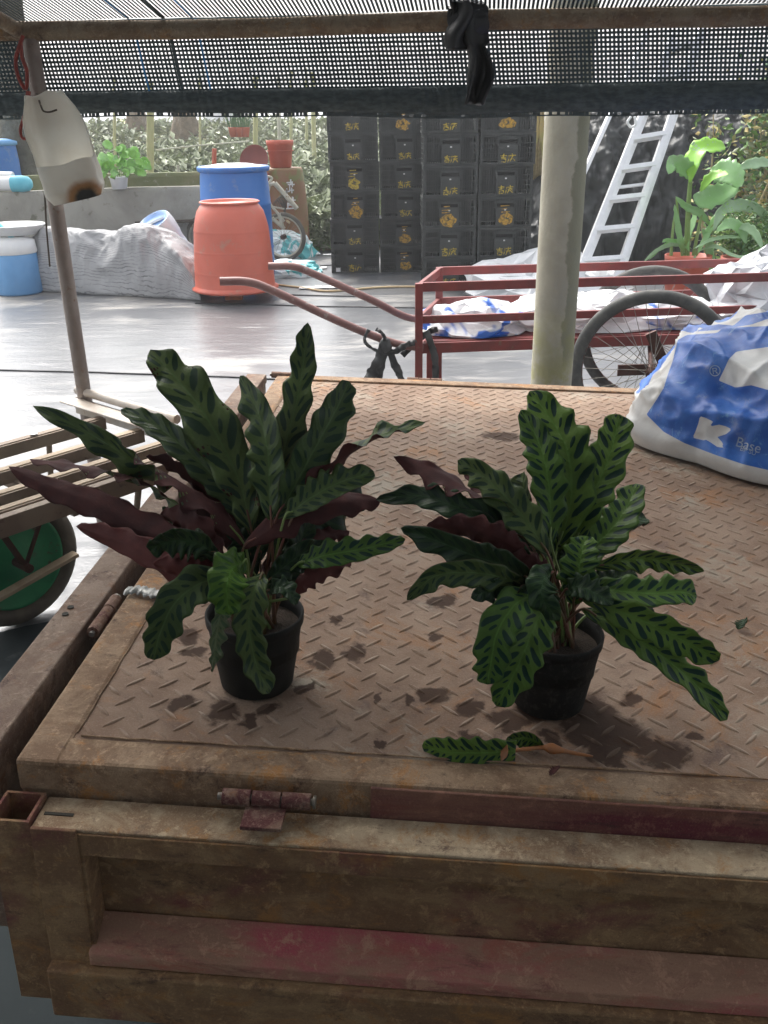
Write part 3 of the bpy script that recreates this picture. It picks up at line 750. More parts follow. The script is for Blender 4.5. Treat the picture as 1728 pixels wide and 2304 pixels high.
# --- left plant (photo pixels plus an offset in depth, metres)
L(LA, [(566, 1195, .03), (535, 1075, .06), (462, 935, .10), (395, 850, .14), (338, 787, .17)], 106, r0=10, r1=-25, m='leaf_a', tip=.5)
L(LA, [(620, 1130, .02), (640, 1010, .05), (668, 900, .08), (684, 806, .12), (692, 726, .13)], 66, r0=-30, r1=25, m='leaf_a', amp=.2)
L(LA, [(610, 1170, .00), (606, 1090, .02), (602, 1010, .04), (580, 925, .08), (540, 846, .13)], 76, r0=15, r1=30, m='leaf_a', amp=.18)
L(LA, [(622, 1165, .0), (665, 1090, .02), (708, 1010, .04), (752, 930, .07), (786, 858, .10)], 86, r0=-15, r1=-25, m='leaf_a', tip=.38, amp=.1)
L(LA, [(655, 1170, .0), (720, 1085, .03), (790, 1022, .06), (865, 978, .10), (956, 950, .14)], 46, r0=150, r1=40, m='leaf_a', amp=.25)
L(LA, [(640, 1165, -.01), (700, 1120, .0), (765, 1085, .02), (842, 1062, .05)], 68, r0=20, r1=35, m='leaf_a', tip=.4, amp=.2)
L(LA, [(548, 1232, .0), (620, 1180, .0), (700, 1140, .02), (780, 1128, .05), (856, 1128, .08)], 72, r0=20, r1=40, flip=True, m='leaf_a', u='leaf_under', amp=.16)
L(LA, [(612, 1265, .04), (680, 1190, .07), (750, 1135, .11), (808, 1075, .15)], 112, r0=-20, r1=-35, m='leaf_dark', tip=.4)
L(LA, [(668, 1270, -.02), (730, 1250, -.03), (810, 1236, -.02), (912, 1213, .0)], 60, r0=35, r1=20, m='leaf_b', tip=.42, amp=.16, fold=.15)
L(LA, [(652, 1345, -.03), (690, 1302, -.03), (735, 1278, -.02), (790, 1262, .0)], 44, r0=20, r1=50, flip=True, m='leaf_b', u='leaf_under_red')
L(LA, [(660, 1262, .02), (705, 1215, .05), (745, 1200, .08), (786, 1196, .10)], 40, r0=20, r1=40, flip=True, m='leaf_a')
L(LA, [(552, 1230, .02), (480, 1140, .04), (390, 1075, .08), (300, 1035, .12), (200, 975, .15), (74, 913, .18)], 64, r0=160, r1=-15, m='leaf_a', amp=.2, waves=8)
L(LA, [(556, 1190, .04), (505, 1100, .07), (430, 1022, .10), (350, 958, .14), (272, 922, .18)], 64, r0=25, r1=-20, m='leaf_a', amp=.2, waves=8)
L(LA, [(500, 1245, .0), (420, 1160, .04), (325, 1085, .09), (190, 1050, .13), (68, 1034, .17)], 40, r0=55, r1=120, m='leaf_a', amp=.24, waves=8)
L(LA, [(500, 1275, -.02), (410, 1222, .0), (320, 1185, .03), (220, 1135, .06), (118, 1098, .09), (20, 1050, .12)], 68, r0=15, r1=-20, flip=True, m='leaf_a', amp=.14)
L(LA, [(500, 1320, -.04), (430, 1290, -.03), (345, 1248, -.01), (260, 1212, .02), (172, 1184, .05)], 66, r0=-15, r1=25, flip=True, u='leaf_under_red', m='leaf_a', amp=.16)
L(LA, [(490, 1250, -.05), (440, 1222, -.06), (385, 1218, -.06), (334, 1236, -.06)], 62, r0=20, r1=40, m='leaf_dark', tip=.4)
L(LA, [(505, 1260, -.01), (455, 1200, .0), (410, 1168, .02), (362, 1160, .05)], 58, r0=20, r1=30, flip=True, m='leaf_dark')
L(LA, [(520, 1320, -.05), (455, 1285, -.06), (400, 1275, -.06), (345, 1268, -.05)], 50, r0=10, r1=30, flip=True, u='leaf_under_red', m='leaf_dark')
L(LA, [(535, 1310, -.05), (462, 1308, -.09), (395, 1355, -.12), (360, 1425, -.13), (346, 1485, -.135)], 84, r0=-25, r1=15, m='leaf_a', tip=.45, amp=.09)
L(LA, [(555, 1262, -.05), (525, 1278, -.09), (510, 1320, -.12), (516, 1384, -.13)], 92, r0=15, r1=-10, m='leaf_bright', tip=.35, amp=.12, fold=.12)
L(LA, [(520, 1345, -.09), (498, 1375, -.11), (486, 1440, -.12), (478, 1512, -.125)], 34, r0=30, r1=65, m='leaf_pale', u='leaf_pale', amp=.3)
L(LA, [(592, 1290, -.05), (572, 1330, -.085), (560, 1400, -.10), (575, 1490, -.105), (606, 1560, -.11)], 72, r0=-20, r1=15, m='leaf_a', tip=.38, amp=.1)
L(LA, [(545, 1200, .05), (480, 1120, .08), (410, 1060, .11), (330, 1026, .14)], 36, r0=25, r1=50, flip=True, m='leaf_a')
L(LA, [(575, 1300, .0), (560, 1260, .02), (545, 1225, .03), (530, 1180, .05)], 60, r0=10, r1=30, m='leaf_dark', tip=.4)
L(LA, [(640, 1330, .0), (655, 1280, .02), (670, 1230, .04), (700, 1170, .07)], 62, r0=-30, r1=-10, m='leaf_dark', tip=.4)
L(LA, [(600, 1330, .03), (620, 1270, .05), (640, 1215, .06), (655, 1160, .08)], 56, r0=-20, r1=20, flip=True, m='leaf_dark')
L(LA, [(470, 1290, .02), (435, 1240, .04), (420, 1195, .06), (365, 1140, .10)], 40, r0=20, r1=20, m='leaf_dark')
L(LA, [(575, 1350, -.03), (545, 1330, -.04), (500, 1310, -.05), (470, 1330, -.07)], 50, r0=20, r1=40, m='leaf_dark')
for p_, w_, k_ in (([(560, 1330, -.04), (520, 1290, -.05), (480, 1262, -.05), (430, 1262, -.04)], 52, dict(m='leaf_dark', r0=20, r1=40)),
                   ([(600, 1310, -.03), (640, 1275, -.02), (690, 1240, .0), (740, 1228, .03)], 58, dict(m='leaf_dark', r0=-30, r1=-10)),
                   ([(560, 1280, .02), (520, 1215, .04), (470, 1165, .06), (420, 1120, .09)], 46, dict(m='leaf_a', flip=True, r0=20, r1=20)),
                   ([(585, 1260, .03), (590, 1190, .05), (575, 1120, .07), (555, 1050, .1)], 62, dict(m='leaf_dark', r0=20, r1=-20)),
                   ([(600, 1330, -.06), (625, 1320, -.08), (650, 1330, -.09), (668, 1360, -.09)], 40, dict(m='leaf_dark', r0=20, r1=40)),
                   ([(520, 1310, -.04), (480, 1275, -.04), (455, 1225, -.02), (440, 1190, .0)], 44, dict(m='leaf_dark', r0=10, r1=40))): L(LA, p_, w_, **k_)
plant1, A1 = potted('potted_plant', 'potted plant with long wavy leaves and many purple undersides in smooth black pot', (579, 1532), .074, .056, .125, M['pot_black'], LA, 3)
LB = []
L(LB, [(1252, 1240, .03), (1284, 1130, .05), (1278, 1020, .08), (1240, 945, .12), (1192, 880, .16)], 108, r0=12, r1=-20, m='leaf_b', amp=.13)
L(LB, [(1240, 1225, .0), (1238, 1130, .02), (1228, 1050, .04), (1208, 985, .07), (1172, 922, .10)], 80, r0=-20, r1=20, m='leaf_b', amp=.12)
L(LB, [(1290, 1240, .03), (1320, 1140, .05), (1358, 1060, .08), (1382, 990, .11), (1392, 932, .14)], 88, r0=10, r1=-15, m='leaf_b', tip=.33, amp=.08)
L(LB, [(1292, 1300, .0), (1335, 1235, .02), (1380, 1185, .04), (1412, 1140, .07), (1432, 1088, .10)], 80, r0=15, r1=25, m='leaf_b', tip=.36, amp=.1)
L(LB, [(1340, 1215, .06), (1390, 1190, .09), (1425, 1172, .12), (1454, 1166, .14)], 42, r0=30, r1=45, m='leaf_dark', tip=.4)
L(LB, [(1330, 1278, .02), (1400, 1262, .02), (1460, 1258, .03), (1520, 1268, .04), (1584, 1286, .05)], 46, r0=-25, r1=-35, m='leaf_b', amp=.12)
L(LB, [(1310, 1318, -.03), (1380, 1328, -.05), (1460, 1335, -.06), (1530, 1332, -.06), (1568, 1342, -.06)], 64, r0=25, r1=30, m='leaf_b', tip=.36, amp=.08)
L(LB, [(1310, 1345, -.04), (1400, 1378, -.08), (1480, 1412, -.11), (1550, 1448, -.13), (1618, 1485, -.14)], 70, r0=-15, r1=-25, m='leaf_b', tip=.33, amp=.08)
L(LB, [(1310, 1370, -.03), (1390, 1410, -.07), (1470, 1462, -.10), (1560, 1535, -.12), (1636, 1620, -.13)], 62, r0=20, r1=15, m='leaf_b', tip=.33, amp=.1)
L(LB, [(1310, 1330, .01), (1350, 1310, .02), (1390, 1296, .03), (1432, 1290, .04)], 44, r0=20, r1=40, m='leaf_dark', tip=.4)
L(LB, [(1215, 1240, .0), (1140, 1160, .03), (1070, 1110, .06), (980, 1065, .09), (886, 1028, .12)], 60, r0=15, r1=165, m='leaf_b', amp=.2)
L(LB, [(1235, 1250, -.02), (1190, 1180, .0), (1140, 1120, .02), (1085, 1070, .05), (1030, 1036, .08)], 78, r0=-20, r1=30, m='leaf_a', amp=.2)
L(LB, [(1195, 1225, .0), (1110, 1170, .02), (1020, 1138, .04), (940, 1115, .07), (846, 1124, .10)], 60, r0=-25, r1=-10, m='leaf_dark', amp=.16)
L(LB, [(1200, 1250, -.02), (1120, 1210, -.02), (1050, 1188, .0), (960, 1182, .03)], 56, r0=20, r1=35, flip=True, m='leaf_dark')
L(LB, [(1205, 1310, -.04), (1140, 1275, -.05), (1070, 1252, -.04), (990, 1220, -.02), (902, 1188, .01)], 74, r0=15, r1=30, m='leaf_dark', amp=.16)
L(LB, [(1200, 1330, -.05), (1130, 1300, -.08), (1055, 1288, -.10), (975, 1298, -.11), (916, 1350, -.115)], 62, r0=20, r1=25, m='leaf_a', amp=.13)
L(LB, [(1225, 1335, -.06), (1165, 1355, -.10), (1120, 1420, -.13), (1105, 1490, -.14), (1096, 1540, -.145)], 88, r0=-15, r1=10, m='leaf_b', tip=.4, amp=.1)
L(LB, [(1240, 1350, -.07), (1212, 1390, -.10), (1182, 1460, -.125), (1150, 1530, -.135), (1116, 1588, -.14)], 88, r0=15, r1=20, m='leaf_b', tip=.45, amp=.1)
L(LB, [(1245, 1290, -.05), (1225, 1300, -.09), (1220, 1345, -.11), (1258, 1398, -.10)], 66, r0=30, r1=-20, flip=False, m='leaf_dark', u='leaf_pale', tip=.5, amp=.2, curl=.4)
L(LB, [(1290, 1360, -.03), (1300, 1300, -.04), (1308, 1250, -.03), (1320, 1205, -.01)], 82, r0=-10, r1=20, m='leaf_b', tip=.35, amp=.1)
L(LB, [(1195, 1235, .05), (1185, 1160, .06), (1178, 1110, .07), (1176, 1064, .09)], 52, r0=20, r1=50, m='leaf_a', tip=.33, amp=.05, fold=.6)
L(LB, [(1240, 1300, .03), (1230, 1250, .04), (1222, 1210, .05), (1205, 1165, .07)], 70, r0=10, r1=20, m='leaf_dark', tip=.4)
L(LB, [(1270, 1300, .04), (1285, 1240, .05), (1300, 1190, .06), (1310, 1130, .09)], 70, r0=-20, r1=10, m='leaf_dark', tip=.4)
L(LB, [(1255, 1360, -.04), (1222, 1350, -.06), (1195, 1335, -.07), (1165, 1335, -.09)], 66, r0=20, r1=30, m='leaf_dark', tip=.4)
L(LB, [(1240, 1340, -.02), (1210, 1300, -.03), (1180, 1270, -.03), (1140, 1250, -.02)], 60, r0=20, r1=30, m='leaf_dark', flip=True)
L(LB, [(1215, 1235, .03), (1160, 1160, .06), (1110, 1110, .08), (1045, 1062, .11)], 44, r0=30, r1=140, m='leaf_a', amp=.22)
L(LB, [(1320, 1385, .02), (1380, 1395, .03), (1430, 1385, .05), (1470, 1370, .06)], 48, r0=10, r1=20, m='leaf_dark', tip=.4)
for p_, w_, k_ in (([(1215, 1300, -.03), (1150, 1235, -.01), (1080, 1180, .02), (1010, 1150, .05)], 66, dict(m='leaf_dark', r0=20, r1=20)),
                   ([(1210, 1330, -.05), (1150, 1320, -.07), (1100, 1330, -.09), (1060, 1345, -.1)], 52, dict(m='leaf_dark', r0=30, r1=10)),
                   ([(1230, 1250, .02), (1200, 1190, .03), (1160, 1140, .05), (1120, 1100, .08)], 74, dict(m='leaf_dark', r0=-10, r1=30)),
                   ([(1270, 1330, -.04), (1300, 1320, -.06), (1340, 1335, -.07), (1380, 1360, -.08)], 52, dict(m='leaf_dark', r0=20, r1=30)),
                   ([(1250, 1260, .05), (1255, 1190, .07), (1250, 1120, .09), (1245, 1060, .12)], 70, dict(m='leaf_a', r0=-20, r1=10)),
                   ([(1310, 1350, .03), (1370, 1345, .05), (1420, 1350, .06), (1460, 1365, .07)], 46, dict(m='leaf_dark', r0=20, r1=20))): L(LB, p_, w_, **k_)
plant2, A2 = potted('potted_plant', 'potted plant with broad bright-patterned green leaves in gritty black pot', (1232, 1576), .071, .054, .125, M['pot_black_gritty'], LB, 5)
# fallen leaf
fallen = thing('fallen_leaf', 'torn spotted green leaf with a brown stalk lying before the gritty pot', 'leaf', mtx=Matrix.Translation(BED @ hb(1050, 1690)))
def bp(x, y, h): return BED @ hb(x, y, h)
o, C = leaf_obj('blade', fallen, [bp(1160, 1690, .010), (bp(1080, 1694, .013)), bp(1010, 1692, .010), bp(950, 1678, .004)], .042, [M['leaf_b'], M['leaf_under']], seed=901, r0=25, r1=35, tip=.42, amp=.08, fold=.1, basew=.7)
o, C = leaf_obj('torn_blade', fallen, [bp(1225, 1682, .006), bp(1195, 1664, .014), bp(1160, 1662, .014), bp(1138, 1674, .008)], .022, [M['leaf_b'], M['leaf_under_red']], seed=902, r0=50, r1=30, amp=.1)
mm = MB(); pth = catmull([bp(1160, 1688, .010), bp(1215, 1682, .008), bp(1240, 1684, .008), bp(1290, 1694, .005), bp(1334, 1702, .003)], 20)
mm.tube(pth, .003, 8, rs=[.0025, .0025, .003, .003, .003, .003, .0035, .0045, .006, .0075, .0078, .006, .004, .0032, .003, .0028, .0026, .0024, .002, .0015])
M['stalk_brown'] = mat('stalk_brown', (.34, .13, .04), (.24, .11, .05), 60, .6)
mm.build('stalk', M['stalk_brown'], fallen)
o, C = leaf_obj('dry_edge', fallen, [bp(1128, 1712, .006), bp(1136, 1690, .016), bp(1132, 1664, .020)], .010, [M['stalk_brown'], M['stalk_brown']], seed=904, r0=10, r1=40, n=14)
scrap = thing('leaf_scrap', 'small green leaf scrap on bare deck away from the plants', 'leaf', mtx=Matrix.Translation(bp(1668, 1408, 0)))
leaf_obj('blade', scrap, [bp(1660, 1416, .002), bp(1668, 1404, .010), bp(1676, 1392, .014)], .016, [M['leaf_dark'], M['stalk_brown']], seed=905, n=14, r0=30, r1=60)
scrap = thing('leaf_scrap', 'tiny curled brown leaf scrap on the front rail near the fallen leaf', 'leaf', mtx=Matrix.Translation(bp(1245, 1738, 0)))
leaf_obj('blade', scrap, [bp(1236, 1744, .002), bp(1246, 1734, .006), bp(1258, 1722, .008)], .008, [M['leaf_under'], M['leaf_under']], seed=906, n=12, r0=30, r1=60)

# ------------------------------------------------------------------ the printed sack on the deck
def sdpoly(px, py, poly):
    d = 1e18; ins = False; n = len(poly); j = n-1
    for i in range(n):
        xi, yi = poly[i]; xj, yj = poly[j]
        ex, ey = xj-xi, yj-yi; wx, wy = px-xi, py-yi
        t = max(0, min(1, (wx*ex+wy*ey)/(ex*ex+ey*ey+1e-9))); bx, by = wx-ex*t, wy-ey*t
        d = min(d, bx*bx+by*by)
        if (yi > py) != (yj > py) and px < (xj-xi)*(py-yi)/(yj-yi+1e-12)+xi: ins = not ins
        j = i
    d = math.sqrt(d); return d if ins else -d
def zz(l, s=4.767, ox=1380, oy=680): return [(ox+a/s, oy+b/s) for a, b in l]
blue1 = zz([(355, 1205), (460, 1050), (540, 920), (590, 760), (640, 620), (690, 405), (790, 350), (1110, 330), (1180, 275), (1659, 255), (4000, 300), (4000, 2600), (1900, 1850), (1659, 1800), (1400, 1740), (1100, 1640), (760, 1510), (540, 1390)])
blue2 = zz([(880, 315), (1000, 262), (1130, 235), (1290, 250), (1420, 140), (1659, 100), (2500, 60), (2500, 150), (1659, 178), (1480, 240), (1100, 300)])
wh1 = zz([(1130, 840), (1180, 740), (1240, 610), (1320, 530), (1659, 480), (2100, 520), (2100, 1050), (1659, 940), (1480, 890), (1310, 915)])
kl = zz([(930, 1220), (1000, 1245), (1070, 1280), (1030, 1340), (1130, 1312), (1220, 1335), (1268, 1365), (1210, 1415), (1115, 1445), (1165, 1500), (1195, 1560), (1120, 1555), (1040, 1500), (985, 1470), (970, 1482), (850, 1452), (880, 1390), (912, 1300)])
SC = Vector((1.47, 1.56)); foot = [(1.095, 1.46), (1.145, 1.64), (1.24, 1.88), (1.50, 1.99), (1.78, 1.95), (1.93, 1.60), (1.80, 1.20), (1.60, 1.06), (1.374, 1.175), (1.23, 1.315)]
angs = sorted((math.atan2(y-SC.y, x-SC.x), math.hypot(x-SC.x, y-SC.y)) for x, y in foot)
def Rf(a):
    n = len(angs)
    for i in range(n):
        a0, r0 = angs[i]; a1, r1 = angs[(i+1) % n]
        if a1 < a0: a1 += 2*PI
        for aa in (a, a+2*PI):
            if a0 <= aa <= a1:
                t = (aa-a0)/(a1-a0+1e-9); t = t*.5+.5*t*t*(3-2*t); return r0+(r1-r0)*t
    return .4
sm_ = MB(); NU, NV = 260, 90
def sackp(u, v):
    a = -PI+2*PI*u; r0 = Rf(a)
    ph = v*PI/2*1.0
    c = math.cos(ph)**.98; s_ = math.sin(ph)**.92
    x = SC.x+math.cos(a)*r0*c; y = SC.y+math.sin(a)*r0*c; z = .352*s_
    # slack cloth: folds running across the bag, soft dents, bulge just above the floor
    q = Vector((x, y, z))
    dsp = .016*nz(q, 4.5, 1)+.026*((1-abs(nz((q.x*.8+q.z*.9, q.y*.8, q.z-.6*q.x), 5.2, 2)))**4-.4)+.012*((1-abs(nz((q.x+q.z, q.y, q.z*.6-q.x), 11, 6)))**4-.4)+.0015*nz(q, 40, 4)
    dent = -.03*math.exp(-(((x-1.30)/.05)**2+((z-.19)/.03)**2))*(1 if y < 1.56 else 0)
    nn = Vector((math.cos(a)*c, math.sin(a)*c, s_*1.1)).normalized()
    f = min(1, v*10)
    out = q+nn*(dsp+dent)*f
    if v < .12: out += Vector((math.cos(a), math.sin(a), 0))*.012*math.sin(v/.12*PI)
    out.z = max(out.z, .004*(1-f)+.0015)
    return out
sm_.grid(sackp, NU, NV)
sack = sm_.build('sack', M['sack_print'], None); sack.name = 'printed_sack'
sack.matrix_basis = BED
tag(sack, 'bulging blue and white printed woven sack lying on the deck plate', 'sack')
me = sack.data
at1 = me.attributes.new('blue', 'FLOAT', 'POINT'); at2 = me.attributes.new('white', 'FLOAT', 'POINT')
ctr3 = BED @ Vector((SC.x, SC.y, .12))
for i, v in enumerate(me.vertices):
    wp = BED @ v.co; px, py = topix(wp)
    front = (v.co-Vector((SC.x, SC.y, .1))).dot(BEDI @ CAM - Vector((SC.x, SC.y, .1))) > -.05
    if front:
        b = max(sdpoly(px, py, blue1), sdpoly(px, py, blue2)); wt = max(sdpoly(px, py, wh1), sdpoly(px, py, kl))
    else: b, wt = (6 if .08 < v.co.z < .34 else -6), -6
    at1.data[i].value = max(-8, min(8, b)); at2.data[i].value = max(-8, min(8, wt))
bv = BVHTree.FromPolygons([sack.matrix_basis @ v.co for v in me.vertices], [list(p.vertices) for p in me.polygons])
def decal_text(txt, px, py, size_px, ang, name, mt):
    cu = bpy.data.curves.new('t', 'FONT'); cu.body = txt; cu.size = 1.0
    to = bpy.data.objects.new('t', cu); COL.objects.link(to)
    dg = bpy.context.evaluated_depsgraph_get(); dg.update(); tmesh = to.evaluated_get(dg).to_mesh()
    vs = []; ca, sa = math.cos(ang), math.sin(ang)
    for v in tmesh.vertices:
        X, Y = v.co.x*size_px, -v.co.y*size_px
        x, y = px+X*ca-Y*sa, py+X*sa+Y*ca
        d = ray(x, y).normalized(); h, n_, _, _ = bv.ray_cast(CAM, d)
        if h is None: h = CAM+d*2.6; n_ = -d
        vs.append(h-d*.0025)
    fs = [list(p.vertices) for p in tmesh.polygons]
    to.evaluated_get(dg).to_mesh_clear(); bpy.data.objects.remove(to)
    mb = MB(); mb.add(vs, fs); return mb.build(name, mt, sack, recalc=False)
M['print_pale'] = mat('print_pale', (.42, .50, .58), (.26, .38, .55), 60, .5)
decal_text('Base', 1653, 1003, 32, R(17), 'lettering', M['print_pale'])
decal_text('BP SU', 1664, 1013, 15, R(19), 'lettering', M['print_pale'])
decal_text('®', 1598, 848, 34, R(-8), 'lettering', M['print_pale'])
# ------------------------------------------------------------------ concrete post
pc = Vector((.678, 3.6, 0))
m = MB(); seg = 40; prof = [(.082, -.05)]+[(.081-.001*i/30+.0006*nz((i, 0, 0), .9), 2.7*i/30) for i in range(31)]+[(.0, 2.7)]
m.lathe(prof, seg, pc)
po = m.build('concrete_post', M['concrete_post'], None)
for v in po.data.vertices: v.co -= pc
po.location = pc
tag(po, 'round weathered concrete post standing between the flatbed and the red cart', 'post')

# ------------------------------------------------------------------ canopy frame
CL = gy(66, 72, 3.25); CR = gy(1728, 33, 3.0)
bar_dir = (CR-CL).normalized()
frame = thing('canopy_frame', 'low pipe frame of the shade canopy with its rusty cross bar', 'canopy frame', (CL.x, CL.y, 0))
BL, BR = CL-bar_dir*.55, CR+bar_dir*1.2
m = MB(); m.tube([BL.lerp(BR, t/12)+Vector((0, 0, .004*math.sin(t*1.3))) for t in range(13)], .0275, 14); m.build('cross_bar', M['bar_rust'], frame)
pole_b = Vector((CL.x+.012, CL.y, 0))
m = MB(); m.tube([pole_b, pole_b.lerp(CL, .5), CL-Vector((0, 0, .02))], .0255, 14); m.build('post', M['pole_pipe'], frame)
m = MB(); m.tube([BR-Vector((0, 0, BR.z)), BR], .0255, 12); m.build('post', M['pole_pipe'], frame)
SL = math.tan(R(12.0))
def roofp(x, back, lift=0): # a point on the sloping roof, back metres behind the bar
    t = (x-CL.x)/(CR.x-CL.x); p = CL.lerp(CR, t); q = Vector((bar_dir.y, -bar_dir.x, 0))
    return Vector((p.x, p.y, p.z))+q*back+Vector((0, 0, SL*back+.030+lift))
BACK = 5.6
for xx in (CL.x-.03, CR.x+.6, CR.x+1.15):
    m = MB(); a = roofp(xx, 0, -.03); b = roofp(xx, BACK, -.062); m.tube([a, a.lerp(b, .5), b], .022, 10); m.build('rafter', M['bar_rust'], frame)
b0, b1 = roofp(CL.x-.5, BACK, -.06), roofp(CR.x+1.2, BACK, -.06)
m = MB(); m.tube([b0, b1], .0255, 12); m.build('rear_bar', M['bar_rust'], frame)
for b in (roofp(CL.x-.03, BACK, -.06), roofp(CR.x+1.15, BACK, -.06)):
    m = MB(); m.tube([Vector((b.x, b.y, 0)), b], .0255, 12); m.build('post', M['pole_pipe'], frame)
# ------------------------------------------------------------------ shade net: woven ribbons, real holes
net = thing('shade_net', 'dark woven shade net stretched over the bar and hanging as a fringe', 'shade net', (CL.x, CL.y, CL.z))
PT = .0125; RW = .0071
qb = Vector((bar_dir.y, -bar_dir.x, 0))           # towards the camera
xs0, xs1 = CL.x-.85, CR.x+1.25
ncol = int((xs1-xs0)/PT)
VH = .25
def valp(x, h):  # hanging part: h metres below the bar
    t = (x-CL.x)/(CR.x-CL.x); p = CL.lerp(CR, t)
    bil = .012*math.sin(x*2.3+1)+.018*h/VH*math.sin(x*3.7)+.010*nz((x, h*3, 0), 4)
    return Vector((p.x+.045*h/VH*(.4+.5*math.sin(x*1.1+2)), p.y, p.z+.028-h))-qb*(.034+bil*.5)
net_m = MB()
def ribbon(mb, pts, side, w, th=0):
    vs = []
    for p, s_ in zip(pts, side): vs += [p-s_*w/2, p+s_*w/2]
    n = len(pts); mb.add(vs, [(2*i, 2*i+1, 2*i+3, 2*i+2) for i in range(n-1)])
zv = Vector((0, 0, 1)); xv = bar_dir
HH = .208     # height of open net before the doubled hem
for i in range(ncol):
    x = xs0+i*PT; hs_ = [0, .07, .14, HH]
    j = .0009*(random.random()-.5)
    ribbon(net_m, [valp(x+j, h) for h in hs_], [xv]*4, RW*random.uniform(.92, 1.1))
nrow = int(HH/PT)
for k in range(nrow+1):
    h = k*PT; xs = [xs0+(xs1-xs0)*t/70 for t in range(71)]
    ribbon(net_m, [valp(x, h)+qb*.0006+zv*.0006*math.sin(x*40+k) for x in xs], [zv]*71, RW*random.uniform(.92, 1.08))
tag(net_m.build('hanging_net', M['net'], net, recalc=False), kind='stuff')
roof_m = MB()
def roofs(x, back): return roofp(x, back, -.022*math.sin(PI*min(1, back/1.4 % 1.0))*.6+.006*nz((x*2, back*2, 0), 1))
for i in range(ncol):
    x = xs0+i*PT; bs = [BACK*t/16 for t in range(17)]
    ribbon(roof_m, [roofs(x, b) for b in bs], [xv]*17, RW*random.uniform(.95, 1.1))
for k in range(int(BACK/PT)):
    b = k*PT; xs = [xs0+(xs1-xs0)*t/24 for t in range(25)]
    ribbon(roof_m, [roofs(x, b)-zv*.0006 for x in xs], [qb]*25, RW*random.uniform(.95, 1.1))
tag(roof_m.build('roof_net', M['net'], net, recalc=False), kind='stuff')
# net curtains added out of view, at rear and sides, to dim the foreground
rear_m = MB()
def rearp(x, h): p = roofp(x, BACK); return Vector((p.x, p.y, p.z-h))+qb*.03*math.sin(x*3+h)
for i in range(int(ncol*.5)):
    x = xs0+i*PT*2; hh_ = roofp(x, BACK).z-.06; ribbon(rear_m, [rearp(x, hh_*t/4) for t in range(5)], [xv]*5, RW*2.2)
for k in range(int((roofp(CL.x, BACK).z-.06)/PT/2)):
    ribbon(rear_m, [rearp(xs0+(xs1-xs0)*t/20, k*PT*2) for t in range(21)], [zv]*21, RW*2.2)
tag(rear_m.build('added_rear_net', M['net'], net, recalc=False), kind='stuff')
side_m = MB(); BS = 3.6
for xx in (xs0, xs1):
    for i in range(int((BACK-BS)/PT/2)):
        b = BS+i*PT*2; p = roofp(xx, b); ribbon(side_m, [Vector((p.x+.03*math.sin(b*4+t), p.y, .06+(p.z-.06)*(1-t/4))) for t in range(5)], [qb]*5, RW*2.2)
    for k in range(int(2.0/PT/2)):
        ribbon(side_m, [Vector((roofp(xx, BS+(BACK-BS)*t/10).x+.03*math.sin((BS+(BACK-BS)*t/10)*4), roofp(xx, BS+(BACK-BS)*t/10).y, .08+k*PT*2)) for t in range(11)], [zv]*11, RW*2.2)
tag(side_m.build('added_side_net', M['net'], net, recalc=False), kind='stuff')
# doubled hem along the bottom
def hemp(u, v):
    x = xs0+(xs1-xs0)*u; h = HH-.006+v*(.070+.008*math.sin(x*2.1+.4)+.006*nz((x*3, 0, 0), 1))
    p = valp(x, h); return p+qb*(.006+.012*math.sin(PI*v)+.004*nz((x*9, v*2, 0), 2)+.0012*math.sin(x*2*PI/PT*.5))
m = MB(); m.grid(hemp, 900, 8); hem = m.build('hem', M['net_hem'], net); sd = hem.modifiers.new('s', 'SOLIDIFY'); sd.thickness = .002
m = MB()
for i in range(ncol):
    if random.random() < .82:
        u = (i*PT)/(xs1-xs0); p = hemp(min(1, u), 1.0); ribbon(m, [p+zv*.004, p-zv*.009], [xv]*2, RW*random.uniform(1.2, 1.8))
for t in range(200):
    p = hemp(t/200, 1)-zv*.0105; q_ = hemp((t+1)/200, 1)-zv*.0105; ribbon(m, [p, q_], [zv]*2, .004)
m.build('hem_fringe', M['net_hem'], net, recalc=False)
for pxx in (292, 438):
    x = gy(pxx, 80, 3.2).x
    m = MB(); ribbon(m, [valp(x, h)+qb*.003 for h in (0, .07, .14, HH)], [xv]*4, .0065); ribbon(m, [roofs(x, b)-zv*.004 for b in [BACK*t/16 for t in range(17)]], [xv]*17, .0065)
    o = m.build('blue_stripe', M['net_blue'], net, recalc=False)
x = gy(372, 80, 3.2).x
m = MB(); ribbon(m, [valp(x, h)+qb*.003 for h in (0, .07, .14, HH)], [xv]*4, .011); ribbon(m, [roofs(x, b)-zv*.004 for b in [BACK*t/16 for t in range(17)]], [xv]*17, .012)
m.build('seam', M['net'], net, recalc=False)
